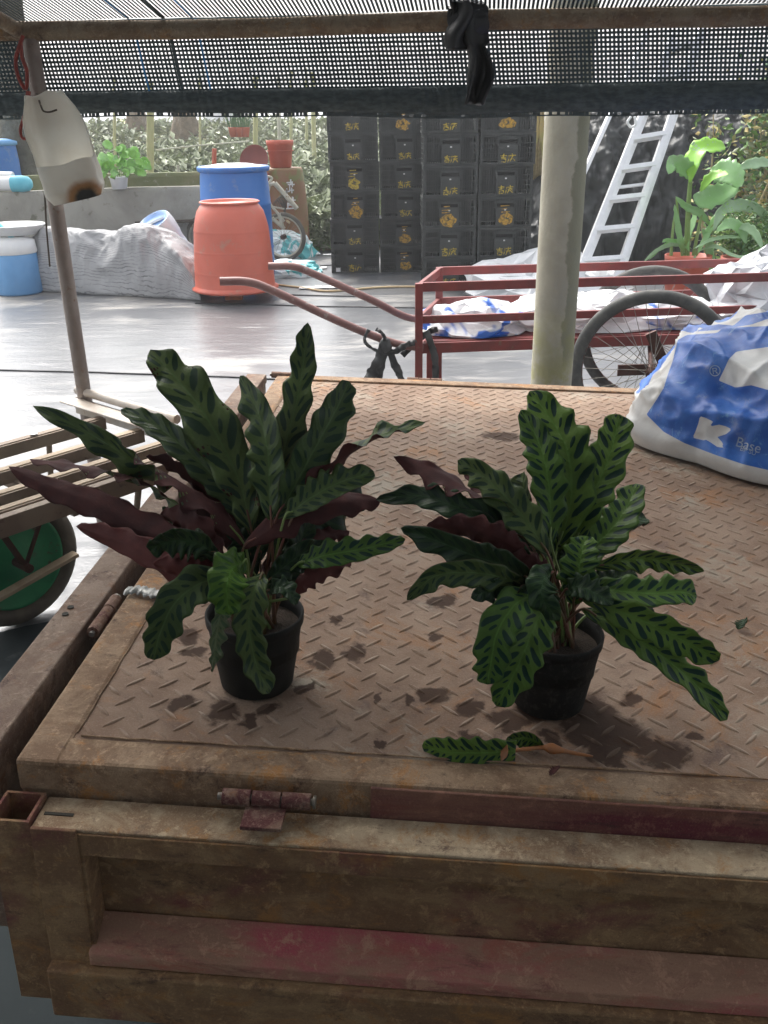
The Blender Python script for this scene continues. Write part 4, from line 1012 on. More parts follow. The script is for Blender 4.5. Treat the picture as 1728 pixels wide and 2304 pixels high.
# black strap tied round the bar
tie = thing('black_strap', 'black plastic strip knotted round the rusty cross bar', 'strap', tuple(gy(1055, 60, 3.05)))
def tiep(u, v):
    c = gy(1052, 48, 3.07); a = 2*PI*u; r_ = .040+.010*nz((math.cos(a)*2, math.sin(a)*2, v*3), 2)
    return c+bar_dir*((v-.5)*.115+.01*nz((u*6, v*3, 0), 1))+Vector((0, math.cos(a), math.sin(a)))*r_*(1+.5*math.sin(PI*v))
m = MB(); m.grid(tiep, 28, 10, uv=False); m.build('wrap', M['black_plastic'], tie)
def hangp(u, v):
    a = gy(1018, 20, 3.02); 
    y = 20+v*215; ce = 1052+22*min(1, v*2)-6*math.sin(v*7); wd = (78 if v < .35 else 50)+8*math.sin(v*11)
    return gy(ce+(u-.5)*wd, y, 3.03+.02*math.sin(u*7+v*5)-.015*v)
m = MB(); m.grid(hangp, 14, 26, uv=False); hg = m.build('hanging_end', M['black_plastic'], tie); sd = hg.modifiers.new('s', 'SOLIDIFY'); sd.thickness = .008
def flapp(u, v):
    return gy(1010+u*44+8*math.sin(v*6), 0+v*112, 3.02+.02*math.sin(u*5+v*3))
m = MB(); m.grid(flapp, 10, 14, uv=False); hg = m.build('loose_end', M['black_plastic'], tie); sd = hg.modifiers.new('s', 'SOLIDIFY'); sd.thickness = .006
# red cord loops and cut jug on the post
cord = thing('looped_rope', 'dull red cord looped on the canopy post beside the cut jug', 'cord', tuple(gy(60, 200, 3.2)))
m = MB(); m.tube(catmull([gy(x, y, 3.20) for x, y in ((52, 80), (36, 130), (40, 170), (58, 200), (60, 160), (50, 130), (46, 90))], 30), .006, 8)
m.build('loop', M['red_cord'], cord)
m = MB(); m.tube(catmull([gy(x, y, 3.19) for x, y in ((62, 205), (56, 255), (46, 290), (50, 310), (60, 308), (64, 280), (63, 240), (66, 205))], 36), .005, 8)
m.build('loop', M['red_cord'], cord)
jug = thing('cut_jug', 'cut-open white plastic jug with a burnt patch hanging on the canopy post', 'jug', tuple(gy(170, 455, 3.1)))
JB = gy(178, 448, 3.12); JS = (gy(240, 400, 3.12)-gy(112, 400, 3.12)).length
tilt = Matrix.Rotation(R(-11), 3, 'Y') @ Matrix.Rotation(R(4), 3, 'X')
ja = MB(); nj, nk = 64, 40; JW = JS*.5
def jugp(u, v):
    a = 2*PI*u; cx, cy = math.cos(a), math.sin(a); pw = 4.0
    r_ = (abs(cx)**pw+abs(cy)**pw)**(-1/pw)
    # cut line: tall at the back-left, low at the front-right
    k = .5+.5*math.cos(a-R(118)); k = k**1.3
    ht = JS*(.64+.02*math.sin(5*a)) + JS*1.12*max(0, min(1, (k-.30)/.22))
    z = ht*v
    tp = 1.0-.05*(z/(JS*1.7))
    if z > JS*1.25: tp *= 1-.32*((z-JS*1.25)/(JS*.5))**1.2
    rr = JW*r_*tp*(min(1, .80+z/(JS*.16)*.2)) 
    dent = .010*nz((cx*2, cy*2, z*9), 1.5)
    return JB+tilt @ Vector((rr*cx+dent, rr*.72*cy, z))
ja.grid(jugp, nj, nk, uv=False)
ja.add([jugp(i/nj, 0) for i in range(nj)], [tuple(range(nj))])
jb = ja.build('shell', M['jug_plastic'], jug)
sd = jb.modifiers.new('s', 'SOLIDIFY'); sd.thickness = .003
bt = jb.data.attributes.new('burn', 'FLOAT', 'POINT'); jl = Mw(jug)
for i, v in enumerate(jb.data.vertices):
    wp = jl @ v.co; px, py = topix(wp); front = wp.y < JB.y+.01
    d = math.hypot((px-195)/44, (py-446)/40) if front else 9
    bt.data[i].value = max(0, 1.25-d*.85)
m = MB(); m.tube(catmull([gy(x, y, 3.09) for x, y in ((92, 238), (98, 250), (112, 252), (128, 247))], 10), .003, 6); m.tube(catmull([gy(92, 238, 3.09), gy(84, 215, 3.2), gy(78, 205, 3.28)], 8), .003, 6)
m.build('hanging_wire', M['wire'], jug)
m = MB(); m.tube([gy(100, 430, 3.19), gy(105, 520, 3.19), gy(112, 600, 3.19)], .003, 6); tag(m.build('wire_end', M['wire']), 'thin wire running down beside the canopy post under the jug', 'wire')

# ------------------------------------------------------------------ hand truck with slatted deck and green wheel
RA = Vector((-1.106, 3.241, .5)); e1 = Vector((.65, .76, 0)); e2 = Vector((.76, -.65, 0))
truck = thing('slatted_hand_cart', 'slatted rusty hand cart with a green-rimmed wheel beside the flatbed', 'hand cart', (-1.15, 2.52, 0))
def rp(a, b, z=.5): return Vector((RA.x, RA.y, 0))-e1*a+e2*b+Vector((0, 0, z))
m = MB(); m.beam(rp(-.0, -.02), rp(0, .80), .012, .06); m.beam(rp(.03, -.02, .527), rp(.03, .80, .527), .07, .006); eb = m.build('end_angle', M['rack_white'], truck, bevel=.003)
m = MB(); m.tube([rp(-.02, -.03, .55), rp(-.02, .55, .55)], .016, 8); m.build('edge_pipe', M['rack_white'], truck)
for k, (b, wd, mt) in enumerate(((.20, .05, 'rack_paint'), (.42, .05, 'rack_wood'), (.59, .05, 'rack_wood'), (.70, .045, 'rack_wood'))):
    m = MB(); m.beam(rp(.04, b, .505), rp(1.5, b, .505), wd*.55, .006); m.build('slat', M[mt], truck, bevel=.001)
    m = MB(); m.beam(rp(.04, b+wd*.45, .486), rp(1.5, b+wd*.45, .486), .006, .040); m.build('slat_web', M['rack_paint'], truck, bevel=.001)
m = MB(); m.beam(rp(.03, .765, .485), rp(1.5, .765, .485), .03, .055); nr_ = m.build('near_rail', M['rack_paint'], truck, bevel=.002)
m = MB(); m.tube([rp(.30, .205, .512), rp(.30, .205, .5145)], .013, 12); m.build('bolt', M['label_white'], truck)
m = MB()
for a in (.5, 1.0): m.beam(rp(a, .15, .455), rp(a, .76, .455), .03, .03)
m.build('cross_member', M['rack_paint'], truck)
wc = rp(.55, .42, .215)
m = MB(); tyre(m, wc, e2, .215, .150, .07, 44); wt = m.build('wheel', M['wheel_tyre_dusty'], truck)
q = e2.to_track_quat('Z', 'Y').to_matrix()
m = MB(); m.lathe([(.0, .018), (.05, .02), (.06, .012), (.13, .008), (.146, .024), (.155, .026), (.155, -.026), (.146, -.024), (.13, -.008), (.06, -.012), (.0, -.02)], 40, wc, 0, q); m.build('rim', M['green_rim'], wt)
m = MB(); m.tube([wc-e2*.05, wc+e2*.10], .014, 10); m.build('axle', M['hub_grease'], wt)
m = MB(); m.beam(wc+e2*.075+e1*.17+Vector((0, 0, -.02)), wc+e2*.075-e1*.32+Vector((0, 0, -.10)), .012, .035, up=e2); m.build('brace', M['rack_wood'], truck, bevel=.001)
m = MB()
for sgn in (-.07, .075): m.beam(wc+e2*sgn, Vector((wc.x, wc.y, .46))+e2*sgn-e1*.10, .012, .03, up=e2); m.beam(wc+e2*sgn, Vector((wc.x, wc.y, .46))+e2*sgn+e1*.14, .008, .012, up=e2)
m.build('fork', M['hub_grease'], truck)
for q0, q1 in ((rp(.25, .70, .46), rp(.33, .66, .01)), (rp(.25, .2, .46), rp(.30, .2, .01)), (rp(1.4, .7, .46), rp(1.4, .7, .01))):
    m = MB(); m.tube([q0, q1], .010, 8); m.build('leg', M['rack_paint'], truck)

# ------------------------------------------------------------------ red two-wheeled cart
cart = thing('red_hand_cart', 'red steel barrow with rails, bicycle wheels and two long pipe handles', 'cart', (1.0, 4.7, 0))
ZT, ZF = .72, .43
FLp = gz(944, 646, ZT); FRp = gz(1728, 623, ZT); fd = (FRp-FLp).normalized(); bd = Vector((.25, .97, 0)).normalized()
CWD = .50
def cp(a, b, z): return Vector((FLp.x, FLp.y, 0))+fd*a+bd*b+Vector((0, 0, z))
LC = 1.83
for b in (0, CWD):
    for nm, z, hh in (('top_rail', ZT, .042), ('middle_rail', .567, .036), ('bottom_rail', ZF, .05)):
        m = MB(); m.beam(cp(.0, b, z), cp(LC, b, z), .02, hh); m.build(nm, M['cart_red'], cart, bevel=.002)
    for a in (0, LC):
        m = MB(); z0 = .0 if a == 0 else .40; m.beam(cp(a, b-.013, z0), cp(a, b-.013, ZT+.02), .036, .036, up=(0, 1, 0)); m.build('corner_post', M['cart_red'], cart, bevel=.002)
for z in (ZT, .567, ZF):
    m = MB(); m.beam(cp(0, .02, z), cp(0, CWD-.02, z), .02, .038); m.build('end_rail', M['cart_red'], cart, bevel=.002)
for k in range(6):
    m = MB(); b = .05+k*.078; m.beam(cp(.02, b, ZF+.02), cp(LC-.02, b, ZF+.02), .05, .012); m.build('floor_slat', M['cart_red'], cart)
# handles
hA = [gy(495, 633, 4.31), gy(555, 634, 4.32), gy(610, 652, 4.33), gy(760, 722, 4.36), gy(880, 770, 4.39), cp(.02, -.0, ZF)]
pts = catmull(hA, 40); m = MB(); m.tube(pts, .0195, 12); m.build('handle', M['handle_pipe'], cart)
off = bd*(CWD)
hB = [gy(604, 599, 4.83), gy(660, 600, 4.83), gy(710, 618, 4.84), gy(830, 672, 4.86), gy(925, 716, 4.88), cp(.02, CWD, .50)]
pts = catmull(hB, 40); m = MB(); m.tube(pts, .0195, 12); m.build('handle', M['handle_pipe'], cart)
def bike_wheel(root, c, axis, Ro, name='wheel', tyre_w=.05, spokes=36, hubr=.02, mats=('black_rubber', 'steel_dull', 'hub_grease')):
    m = MB(); tyre(m, c, axis, Ro, Ro-.046-.014*(Ro > .3), tyre_w, 64); wv_ = m.build(name, M[mats[0]], root)
    q = Vector(axis).to_track_quat('Z', 'Y').to_matrix()
    m = MB(); m.lathe([(Ro-.040, .015), (Ro-.055, .013), (Ro-.060, 0), (Ro-.055, -.013), (Ro-.040, -.015)], 56, c, 0, q); m.build('rim', M['hub_grease' if mats[1] == 'steel_dull' else mats[1]], wv_)
    m = MB()
    for i in range(spokes):
        a = 2*PI*i/spokes; b = a+(R(38) if i % 4 < 2 else -R(38)); s_ = .03 if i % 2 else -.03
        p0 = Vector(c)+q @ Vector((hubr*math.cos(b), hubr*math.sin(b), s_)); p1 = Vector(c)+q @ Vector(((Ro-.057)*math.cos(a), (Ro-.057)*math.sin(a), 0))
        m.tube([p0, p1], .0016, 5, cap=False)
    tag(m.build('spokes', M['steel_dull'], wv_))
    m = MB(); m.lathe([(.0, -.05), (.012, -.05), (.014, -.035), (hubr*1.4, -.03), (hubr*.8, -.02), (hubr*.8, .02), (hubr*1.4, .03), (.014, .035), (.012, .05), (0, .05)], 16, c, 0, q); m.build('hub', M[mats[2]], wv_)
    return wv_
wcen = gy(1466, 836, 4.12); RW_ = wcen.z
bike_wheel(cart, wcen, bd, RW_)
wc2 = wcen+bd*(CWD+.24); bike_wheel(cart, wc2, bd, RW_)
m = MB(); m.tube([wcen-bd*.02, wc2+bd*.02], .013, 8); m.beam(wcen+bd*.09+fd*.06+Vector((0, 0, .01)), wcen+bd*.10+fd*-.02+Vector((0, 0, .16)), .05, .02, up=bd); m.beam(wcen+bd*.045-fd*.16, wcen+bd*.045+fd*.16, .012, .05); m.build('axle_bracket', M['hub_grease'], cart)
m = MB(); m.beam(cp(.0, CWD*.5, .0), cp(.0, CWD*.5, ZF), .03, .03, up=(0, 1, 0)); m.build('prop_leg', M['cart_red'], cart)
# black plastic strips tied at the near handle
ties = thing('black_tie_strips', 'black plastic strips knotted at the cart handle and hanging down', 'strap', tuple(gz(850, 850, 0.3)))
def strip(px, Y, wd, th=.004):
    c = catmull([gy(x, y, Y+d) for x, y, d in px], 22); m = MB(); vs = []
    for i, p in enumerate(c):
        T = (c[min(i+1, 21)]-c[max(i-1, 0)]).normalized(); s_ = T.cross(Vector((0, 1, 0))).normalized(); a = .6*math.sin(i*.8)
        s_ = s_*math.cos(a)+Vector((0, 1, 0))*math.sin(a); ww = wd*(1+.25*nz((i*.4, wd*90, 0), 1))
        vs += [p-s_*ww/2, p+Vector((0, .006*math.sin(i*1.7), 0)), p+s_*ww/2]
    m.add(vs, [(i*3+j, i*3+j+1, (i+1)*3+j+1, (i+1)*3+j) for i in range(21) for j in range(2)], 0, None, True)
    o = m.build('strip', M['black_strap'], ties); sd = o.modifiers.new('s', 'SOLIDIFY'); sd.thickness = th
strip([(868, 772, 0), (850, 815, 0), (832, 850, 0), (815, 890, 0)], 4.34, .055)
strip([(868, 780, 0), (858, 820, 0), (850, 855, 0), (842, 890, 0)], 4.36, .04)
strip([(872, 782, 0), (890, 820, 0), (902, 850, 0), (920, 890, 0)], 4.36, .035)
strip([(872, 788, 0), (884, 826, 0), (896, 846, 0), (905, 880, 0)], 4.38, .012)
strip([(830, 742, -.02), (820, 765, -.04), (838, 785, -.04), (862, 790, -.03)], 4.36, .016)
strip([(846, 740, -.03), (862, 752, -.05), (866, 775, -.04), (860, 795, -.03)], 4.37, .018)
strip([(862, 790, -.02), (890, 790, .0), (915, 775, .0), (938, 770, .0)], 4.36, .03)
strip([(905, 800, .0), (930, 775, .0), (962, 748, .02), (985, 740, .03)], 4.40, .03)
strip([(958, 745, .0), (972, 780, .0), (980, 820, .0), (978, 880, .0)], 4.37, .035)
m = MB()
def knot(u, v):
    a = 2*PI*u; b = PI*v; p = Vector((math.sin(b)*math.cos(a)*.03, math.sin(b)*math.sin(a)*.025, math.cos(b)*.035)); return gy(868, 776, 4.34)+p*(1+.3*nz(p*40, 1))
m.grid(knot, 16, 10, uv=False); m.build('knot', M['black_strap'], ties)

# ------------------------------------------------------------------ crumpled bags
def crumple(name, label, cat, c, size, mt, seed, rotz=0, sharp=.5, group=None, nu=46, nv=40, flat=.0):
    """a slack closed bag: lumpy shell with sharp folds, flat where it rests"""
    c = Vector(c); m = MB(); sx, sy, sz = size; q = Matrix.Rotation(rotz, 3, 'Z')
    rr = random.Random(seed); nu, nv = 26, 17; jit = [[(rr.uniform(-.42, .42), rr.uniform(-.42, .42), rr.uniform(-1, 1)) for _ in range(nu)] for _ in range(nv+1)]
    vs = []
    for j in range(nv+1):
        for i in range(nu):
            ju, jv, jr = jit[j][i]
            if j in (0, nv): ju = jv = 0
            a = 2*PI*(i+ju)/nu; b = PI*((j+jv)/nv-.5)*.999
            d = Vector((math.cos(b)*math.cos(a), math.cos(b)*math.sin(a), math.sin(b)))
            r_ = 1+.34*nz(d, 1.6, seed)+sharp*.20*ridge(d, 1.9, seed+5)+.07*jr*sharp
            p = Vector((d.x*sx*r_, d.y*sy*r_, d.z*sz*r_)); p.z = max(p.z, -sz*.25+flat)
            vs.append(q @ p+c+Vector((0, 0, sz*.25)))
    fs = []
    for j in range(nv):
        for i in range(nu):
            k = (i+1) % nu; a_, b_, c_, d_ = j*nu+i, j*nu+k, (j+1)*nu+k, (j+1)*nu+i
            fs += [(a_, b_, c_), (a_, c_, d_)] if rr.random() < .5 else [(a_, b_, d_), (b_, c_, d_)]
    m.add(vs, fs)
    o = m.build(name, mt)
    for v in o.data.vertices: v.co -= c
    o.location = c
    return tag(o, label, cat, group)
crumple('plastic_bag', 'crumpled blue and white plastic bag at the handle end of the cart', 'plastic bag', cp(.22, .24, ZF+.03), (.24, .17, .11), M['bag_blue_white'], 1)
crumple('plastic_bag', 'slack white plastic bag lying along the middle of the cart floor', 'plastic bag', cp(.78, .26, ZF+.03), (.36, .17, .12), M['bag_white'], 2, sharp=.9)
crumple('plastic_bag', 'blue-printed white plastic bag behind the spokes of the cart wheel', 'plastic bag', cp(1.25, .22, ZF+.03), (.32, .15, .10), M['bag_blue_white'], 4)
crumple('plastic_sack', 'large grey and black plastic sack heaped above the cart rails by the printed sack', 'sack', cp(1.68, .24, ZF+.03), (.24, .18, .24), M['bag_grey'], 6, sharp=1.1)
crumple('plastic_sheet', 'pale crumpled plastic sheet on the ground between cart and concrete post', 'plastic sheet', gz(1200, 640, 0)+Vector((0, -.5, 0)), (.60, .35, .24), M['bag_white'], 8, sharp=1.0)

# ------------------------------------------------------------------ tub, drums, tarp
tb = gz(521, 660, .09); tb.y += .25
tub = thing('upturned_tub', 'large upturned red plastic tub propped on a brick', 'tub', (tb.x, tb.y, 0))
m = MB(); SCT = 1.0
prof = [(.375, 0), (.392, .012), (.392, .03), (.366, .045), (.362, .06), (.3575, .175), (.357, .188), (.3585, .195), (.3565, .202), (.3555, .215), (.3475, .385), (.347, .398), (.3485, .405), (.3462, .412), (.3455, .425), (.335, .585), (.334, .598), (.3355, .606), (.3330, .614), (.3315, .63), (.318, .70), (.296, .79), (.262, .845), (.250, .858), (.252, .866), (.266, .874), (.266, .885), (.252, .892), (.24, .885), (.235, .862), (.12, .86), (0, .86)]
prof = [(r_*.96, z*.83) for r_, z in prof]
m.lathe(prof, 56, (tb.x, tb.y, .085)); m.build('shell', M['tub_red'], tub)
m = MB(); a0 = -PI/2-.35
m.tube([Vector((tb.x+math.cos(a0)*r_, tb.y+math.sin(a0)*r_, .085+z)) for r_, z in ((.332, .04), (.313, .332), (.297, .50), (.288, .55))], .007, 8); m.build('mould_seam', M['tub_red'], tub)
bk = gz(525, 676, 0)
for dx, dy in ((0, .06), (.22, .48), (-.25, .5)):
    m = MB(); m.box((tb.x-.02+dx if dx else bk.x, bk.y+dy, .0425), (.15, .10, .085)); o = m.build('brick', M['brick'], None, bevel=.004)
    tag(o, 'small orange-red brick under the upturned red tub', 'brick', 'bricks under the tub')
bb = gz(540, 625, 0); bb = Vector((gy(532, 480, 9.3).x, 9.3, 0))
drum = thing('blue_drum', 'tall blue plastic drum with a pale lid behind the red tub', 'drum', tuple(bb))
m = MB(); m.lathe([(.0, .0), (.315, 0), (.33, .02), (.34, .10), (.338, .30), (.344, .31), (.338, .325), (.335, .70), (.341, .71), (.335, .725), (.318, .97), (.312, 1.01)], 56, bb); m.build('body', M['blue_drum'], drum)
m = MB(); m.lathe([(.312, 1.0), (.335, 1.01), (.342, 1.025), (.342, 1.045), (.330, 1.055), (.315, 1.052)], 56, bb); m.build('rim', M['blue_drum'], drum)
m = MB(); m.lathe([(.316, 1.048), (.30, 1.052), (.15, 1.075), (0, 1.08)], 48, bb); m.build('lid', M['white_lid'], drum)
# small blue drum at the far left with white cover
sb = gz(25, 668, 0); sb = Vector((sb.x, sb.y+.22, 0))
sd_ = thing('blue_bucket', 'pale blue plastic bucket with white cover beside the grey tarp', 'bucket', tuple(sb))
m = MB(); m.lathe([(0, 0), (.20, 0), (.215, .02), (.205, .30), (.195, .44), (.18, .46)], 40, sb); m.build('body', M['blue_faded'], sd_)
m = MB(); m.lathe([(.205, .36), (.212, .37), (.20, .47), (.12, .50), (0, .51)], 40, sb); m.build('cover', M['white_plastic'], sd_)
m = MB(); bs = sb+Vector((.0, .1, .515)); m.lathe([(0, .0), (.20, 0), (.27, .07), (.285, .08), (.28, .088), (.262, .08), (.19, .015), (0, .015)], 40, bs); o = m.build('white_basin', M['white_plastic']); tag(o, 'shallow white basin resting on the pale blue bucket', 'basin')
m = MB(); m.beam(gy(-30, 480, 8.7), gy(28, 535, 8.62), .03, .03); o = m.build('teal_rod', M['teal_plastic']); tag(o, 'teal plastic rod leaning in the white basin', 'rod')
# tarp heap
T0, T1 = gz(70, 655, 0), gz(452, 676, 0)
tarp = thing('tarp_heap', 'grey woven tarpaulin draped over a low heap by the red tub', 'tarpaulin', tuple((T0+T1)/2))
def tarpp(u, v):
    a = T0.lerp(T1, u); hgt = .47+.10*math.exp(-((u-.66)/.16)**2)+.06*math.exp(-((u-.22)/.2)**2)-.30*max(0, (u-.82)/.18)**1.6-.10*max(0, (.1-u)/.1)
    if v < .6: k = v/.6; y = .22*k**1.7; z = hgt*math.sin(k*PI/2)**.8
    else: k = (v-.6)/.4; y = .22+.65*k; z = hgt*(1-.3*k*k)
    p = Vector((a.x, a.y+y, z))
    d = .034*ridge((p.x*1.6, p.y, p.z*.8), 2.4, 3)+.018*nz(p, 5, 1)+.010*ridge((p.x*1.5, p.y, p.z*.6), 7, 6)
    d += .035*math.sin((u*3.2+.25*math.sin(v*5))*PI*2)*(1-abs(v-.4))
    p.y -= d*(.3+.7*min(1, v*3)); p.z += d*.6*min(1, v*2)
    p.x += .06*nz((u*4, v*4, 1), 1.3)
    p.z = max(p.z, .004); return p
m = MB(); m.grid(tarpp, 150, 90); o = m.build('cover', M['tarp_weave'], tarp); sdm = o.modifiers.new('s', 'SOLIDIFY'); sdm.thickness = .006
m = MB(); m.box(((T0.x+T1.x)/2, (T0.y+T1.y)/2+.62, .15), ((T1-T0).length*.8, .5, .3)); m.build('heap_core', M['thatch'], tarp)
# pale plastic water bottle leaning on the heap, and a white bag
wb = thing('water_bottle', 'large clear blue-white water bottle tilted behind the grey tarp', 'bottle', tuple(gy(375, 540, 8.95)))
qd = Matrix.Rotation(R(-22), 3, 'Y') @ Matrix.Rotation(R(24), 3, 'X')
wbc = gy(385, 560, 8.95)
m = MB()
def bottle(u, v):
    a = 2*PI*u; cx, cy = math.cos(a), math.sin(a); pw = 3.2; r_ = (abs(cx)**pw+abs(cy)**pw)**(-1/pw)*.165
    z = -.30+v*.62; tp = 1-.10*max(0, (v-.8)/.2)**2-.03*(math.sin(v*24) > .4)*(v < .8)
    return wbc+qd @ Vector((r_*cx*tp, r_*cy*tp*.9, z))
m.grid(bottle, 40, 24, uv=False); m.build('body', M['white_plastic'], wb)
m = MB(); m.lathe([(.155, .318), (.14, .322), (.125, .300), (.06, .29), (0, .29)], 36, wbc, 0, qd); m.build('base_ring', M['clear_blue'], wb)
m = MB(); m.beam(wbc+qd @ Vector((-.10, 0, .305)), wbc+qd @ Vector((.10, 0, .305)), .03, .02); m.build('base_rib', M['white_plastic'], wb)
crumple('plastic_bag', 'small white plastic bag on top of the grey tarp', 'plastic bag', gy(322, 545, 8.65), (.16, .10, .07), M['bag_white'], 12)
crumple('plastic_bag', 'white and teal plastic bag on the ground behind the blue drum', 'plastic bag', gz(640, 578, 0), (.30, .24, .20), M['bag_teal'], 14, sharp=.8)
crumple('plastic_bag', 'flattened teal and white plastic bag beside the red tub', 'plastic bag', gz(650, 618, 0), (.30, .22, .10), M['bag_teal'], 15, sharp=.8)
crumple('plastic_bag', 'bulging white sack behind the blue drum next to the old bicycle', 'sack', gz(610, 545, 0)+Vector((0, .5, 0)), (.28, .24, .32), M['bag_white'], 16)

# ------------------------------------------------------------------ low concrete tank wall
wl = thing('concrete_tank', 'low weathered concrete tank with a mossy back wall behind the tarp', 'wall', (-3, 10, 0))
WL, WR = gy(-60, 433, 9.9), gy(475, 419, 10.6)
def wallpiece(name, a, b, z0, z1, th, mt, bev=.015):
    a = Vector((a.x, a.y, 0)); b = Vector((b.x, b.y, 0)); m = MB(); n = 30
    d = (b-a).normalized(); pr = Vector((-d.y, d.x, 0))
    def f(u, v):  # front, top, back
        p = a.lerp(b, u)
        if v < .45: q_ = p+Vector((0, 0, z0+(z1-z0)*v/.45)); off_ = 0
        elif v < .55: q_ = p+pr*th*(v-.45)/.1+Vector((0, 0, z1))
        else: q_ = p+pr*th+Vector((0, 0, z1-(z1-z0)*(v-.55)/.45))
        return q_+pr*.008*nz(q_, 3)+Vector((0, 0, .008*nz(q_, 2.2, 4)))*(1 if v > .3 and v < .7 else 0)
    m.grid(f, 60, 40, uv=False); return m.build(name, mt, wl)
wallpiece('front_wall', WL, WR, -.01, WR.z*.5+WL.z*.5, .12, M['concrete_wall'])
B0, B1 = gy(-60, 425, 11.3), gy(480, 386, 11.8)
wallpiece('back_wall', B0, B1, -.01, gy(350, 390, 11.6).z, .14, M['concrete_moss'])
m = MB(); m.box(((WL.x+WR.x)/2, 10.85, .45), (abs(WR.x-WL.x), 1.0, .02)); m.build('tank_floor', M['soil'], wl)
# on the wall: capped pipe, second blue drum, pothos
wtop = (WR.z+WL.z)/2
pv = thing('capped_pipe', 'short white plastic pipe with a pale blue cap lying on the tank wall', 'pipe', tuple(gy(40, 430, 10.0)))
pa, pb = gy(-60, 416, 10.05), gy(38, 412, 10.05); pa.z = pb.z = wtop+.075
m = MB(); m.tube([pa, pb], .072, 24); m.build('tube', M['white_plastic'], pv)
m = MB(); q = (pb-pa).to_track_quat('Z', 'Y').to_matrix(); m.lathe([(.08, -.05), (.082, .06), (.07, .12), (.04, .15), (0, .155)], 24, pb, 0, q); m.build('cap', M['teal_plastic'], pv)
pa2, pb2 = gy(-60, 396, 10.12), gy(30, 398, 10.12); m = MB(); m.tube([pa2, pb2], .05, 16); o = m.build('white_pipe', M['white_plastic']); tag(o, 'thin white pipe lying above the capped pipe on the tank wall', 'pipe')
bd2 = Vector((gy(-15, 350, 12.6).x, 12.6, 0))
d2 = thing('blue_drum', 'blue plastic drum half hidden behind the pipes on the tank wall', 'drum', tuple(bd2))
m = MB(); zt = gy(0, 322, 12.6).z; m.lathe([(0, 0), (.28, 0), (.30, .1), (.30, zt-.2), (.285, zt-.02)], 36, bd2); m.build('body', M['blue_drum'], d2)
m = MB(); m.lathe([(.285, zt-.03), (.31, zt-.02), (.31, zt+.02), (.2, zt+.05), (0, zt+.06)], 36, bd2); m.build('lid', M['blue_faded'], d2)
# thick dark tree trunk
tt = Vector((gy(62, 340, 13.2).x, 13.2, 0))
tr = thing('tree', 'thick dark tree trunk behind the tank wall near the blue drum', 'tree', tuple(tt))
m = MB(); pts = [tt+Vector((.04*math.sin(i), .03*math.cos(i*1.3), -.05+i*.24)) for i in range(18)]; m.tube(pts, .2, 16, rs=[.36-.010*i+.02*nz((i, 0, 0), .7) for i in range(18)]); m.build('trunk', M['trunk_dark'], tr)
m = MB()
for i in range(9):
    a = i*2.4; p0 = tt+Vector((0, 0, 3.4+.07*i)); d = Vector((math.cos(a), math.sin(a), .8+.2*math.sin(i)))
    m.tube([p0, p0+d*.6, p0+d*1.3+Vector((0, 0, .3))], .06, 7, rs=[.09, .06, .03])
m.build('limbs', M['trunk_dark'], tr)
def leafcloud(n, fn, size, mts, seed, elong=2.2):
    rnd = random.Random(seed); m = MB()
    for i in range(n):
        p = fn(rnd)
        if p is None: continue
        d = Vector((rnd.gauss(0, 1), rnd.gauss(0, 1), rnd.gauss(.2, .7))).normalized(); s_ = d.orthogonal().normalized()
        s_ = Matrix.Rotation(rnd.uniform(0, 6.28), 3, d) @ s_; L_ = size*rnd.uniform(.6, 1.3); w_ = L_/elong; nrm = d.cross(s_)
        m.add([p-d*L_*.5, p+s_*w_*.5+nrm*w_*.12, p+d*L_*.5, p-s_*w_*.5+nrm*w_*.12], [(0, 1, 2), (0, 2, 3)], rnd.randrange(len(mts)))
    return m
def crownf(r):
    a = r.uniform(0, 6.28); b = math.acos(r.uniform(-.6, 1)); k = r.choice([.55, .8, 1.0]); cl = r.randrange(9)
    c = Vector((1.1*math.cos(cl*2.4), 1.1*math.sin(cl*2.4), 4.9+.5*math.sin(cl*1.7)))
    return tt+c+Vector((math.sin(b)*math.cos(a), math.sin(b)*math.sin(a), math.cos(b)*.8))*.75*k*r.uniform(.7, 1)
leafcloud(5000, crownf, .13, [M['shrub_dark'], M['shrub_leaf']], 5).build('crown', [M['shrub_dark'], M['shrub_leaf']], tr, recalc=False)
# pothos in white pot on the wall
pp = gy(270, 428, 10.25); pp.z = wtop
po_ = thing('potted_pothos', 'bright green trailing plant in a small white pot on the tank wall', 'potted plant', tuple(pp))
m = MB(); m.lathe([(0, 0), (.075, 0), (.095, .11), (.102, .115), (.10, .125), (.09, .12), (.085, .09), (0, .09)], 28, pp); m.build('pot', M['white_plastic'], po_)
rnd = random.Random(4)
for i in range(46):
    a = rnd.uniform(0, 6.28); r_ = rnd.uniform(.04, .30); x = r_*math.cos(a)*1.15+.03; z = .13+rnd.uniform(0, .30)*(1-.6*(r_/.3))+.02
    p0 = pp+Vector((x*.75, r_*math.sin(a)*.5, z)); p1 = p0+Vector((math.cos(a)*.10, math.sin(a)*.06, rnd.uniform(-.05, .07)))
    leaf_obj('leaf', po_, [p0, p0.lerp(p1, .5)+Vector((0, 0, .015)), p1], .085, [M['pothos_leaf'], M['ginger_leaf']], seed=i+300, n=9, mcross=4, r0=rnd.uniform(-50, 50), r1=rnd.uniform(-50, 50), amp=.05, tip=.6, basew=.5)
m = MB()
for i in range(14):
    a = rnd.uniform(0, 6.28); m.tube([pp+Vector((0, 0, .08)), pp+Vector((.1*math.cos(a), .06*math.sin(a), .2)), pp+Vector((.22*math.cos(a), .1*math.sin(a), .22))], .004, 5)
m.build('stems', M['stem_green'], po_)

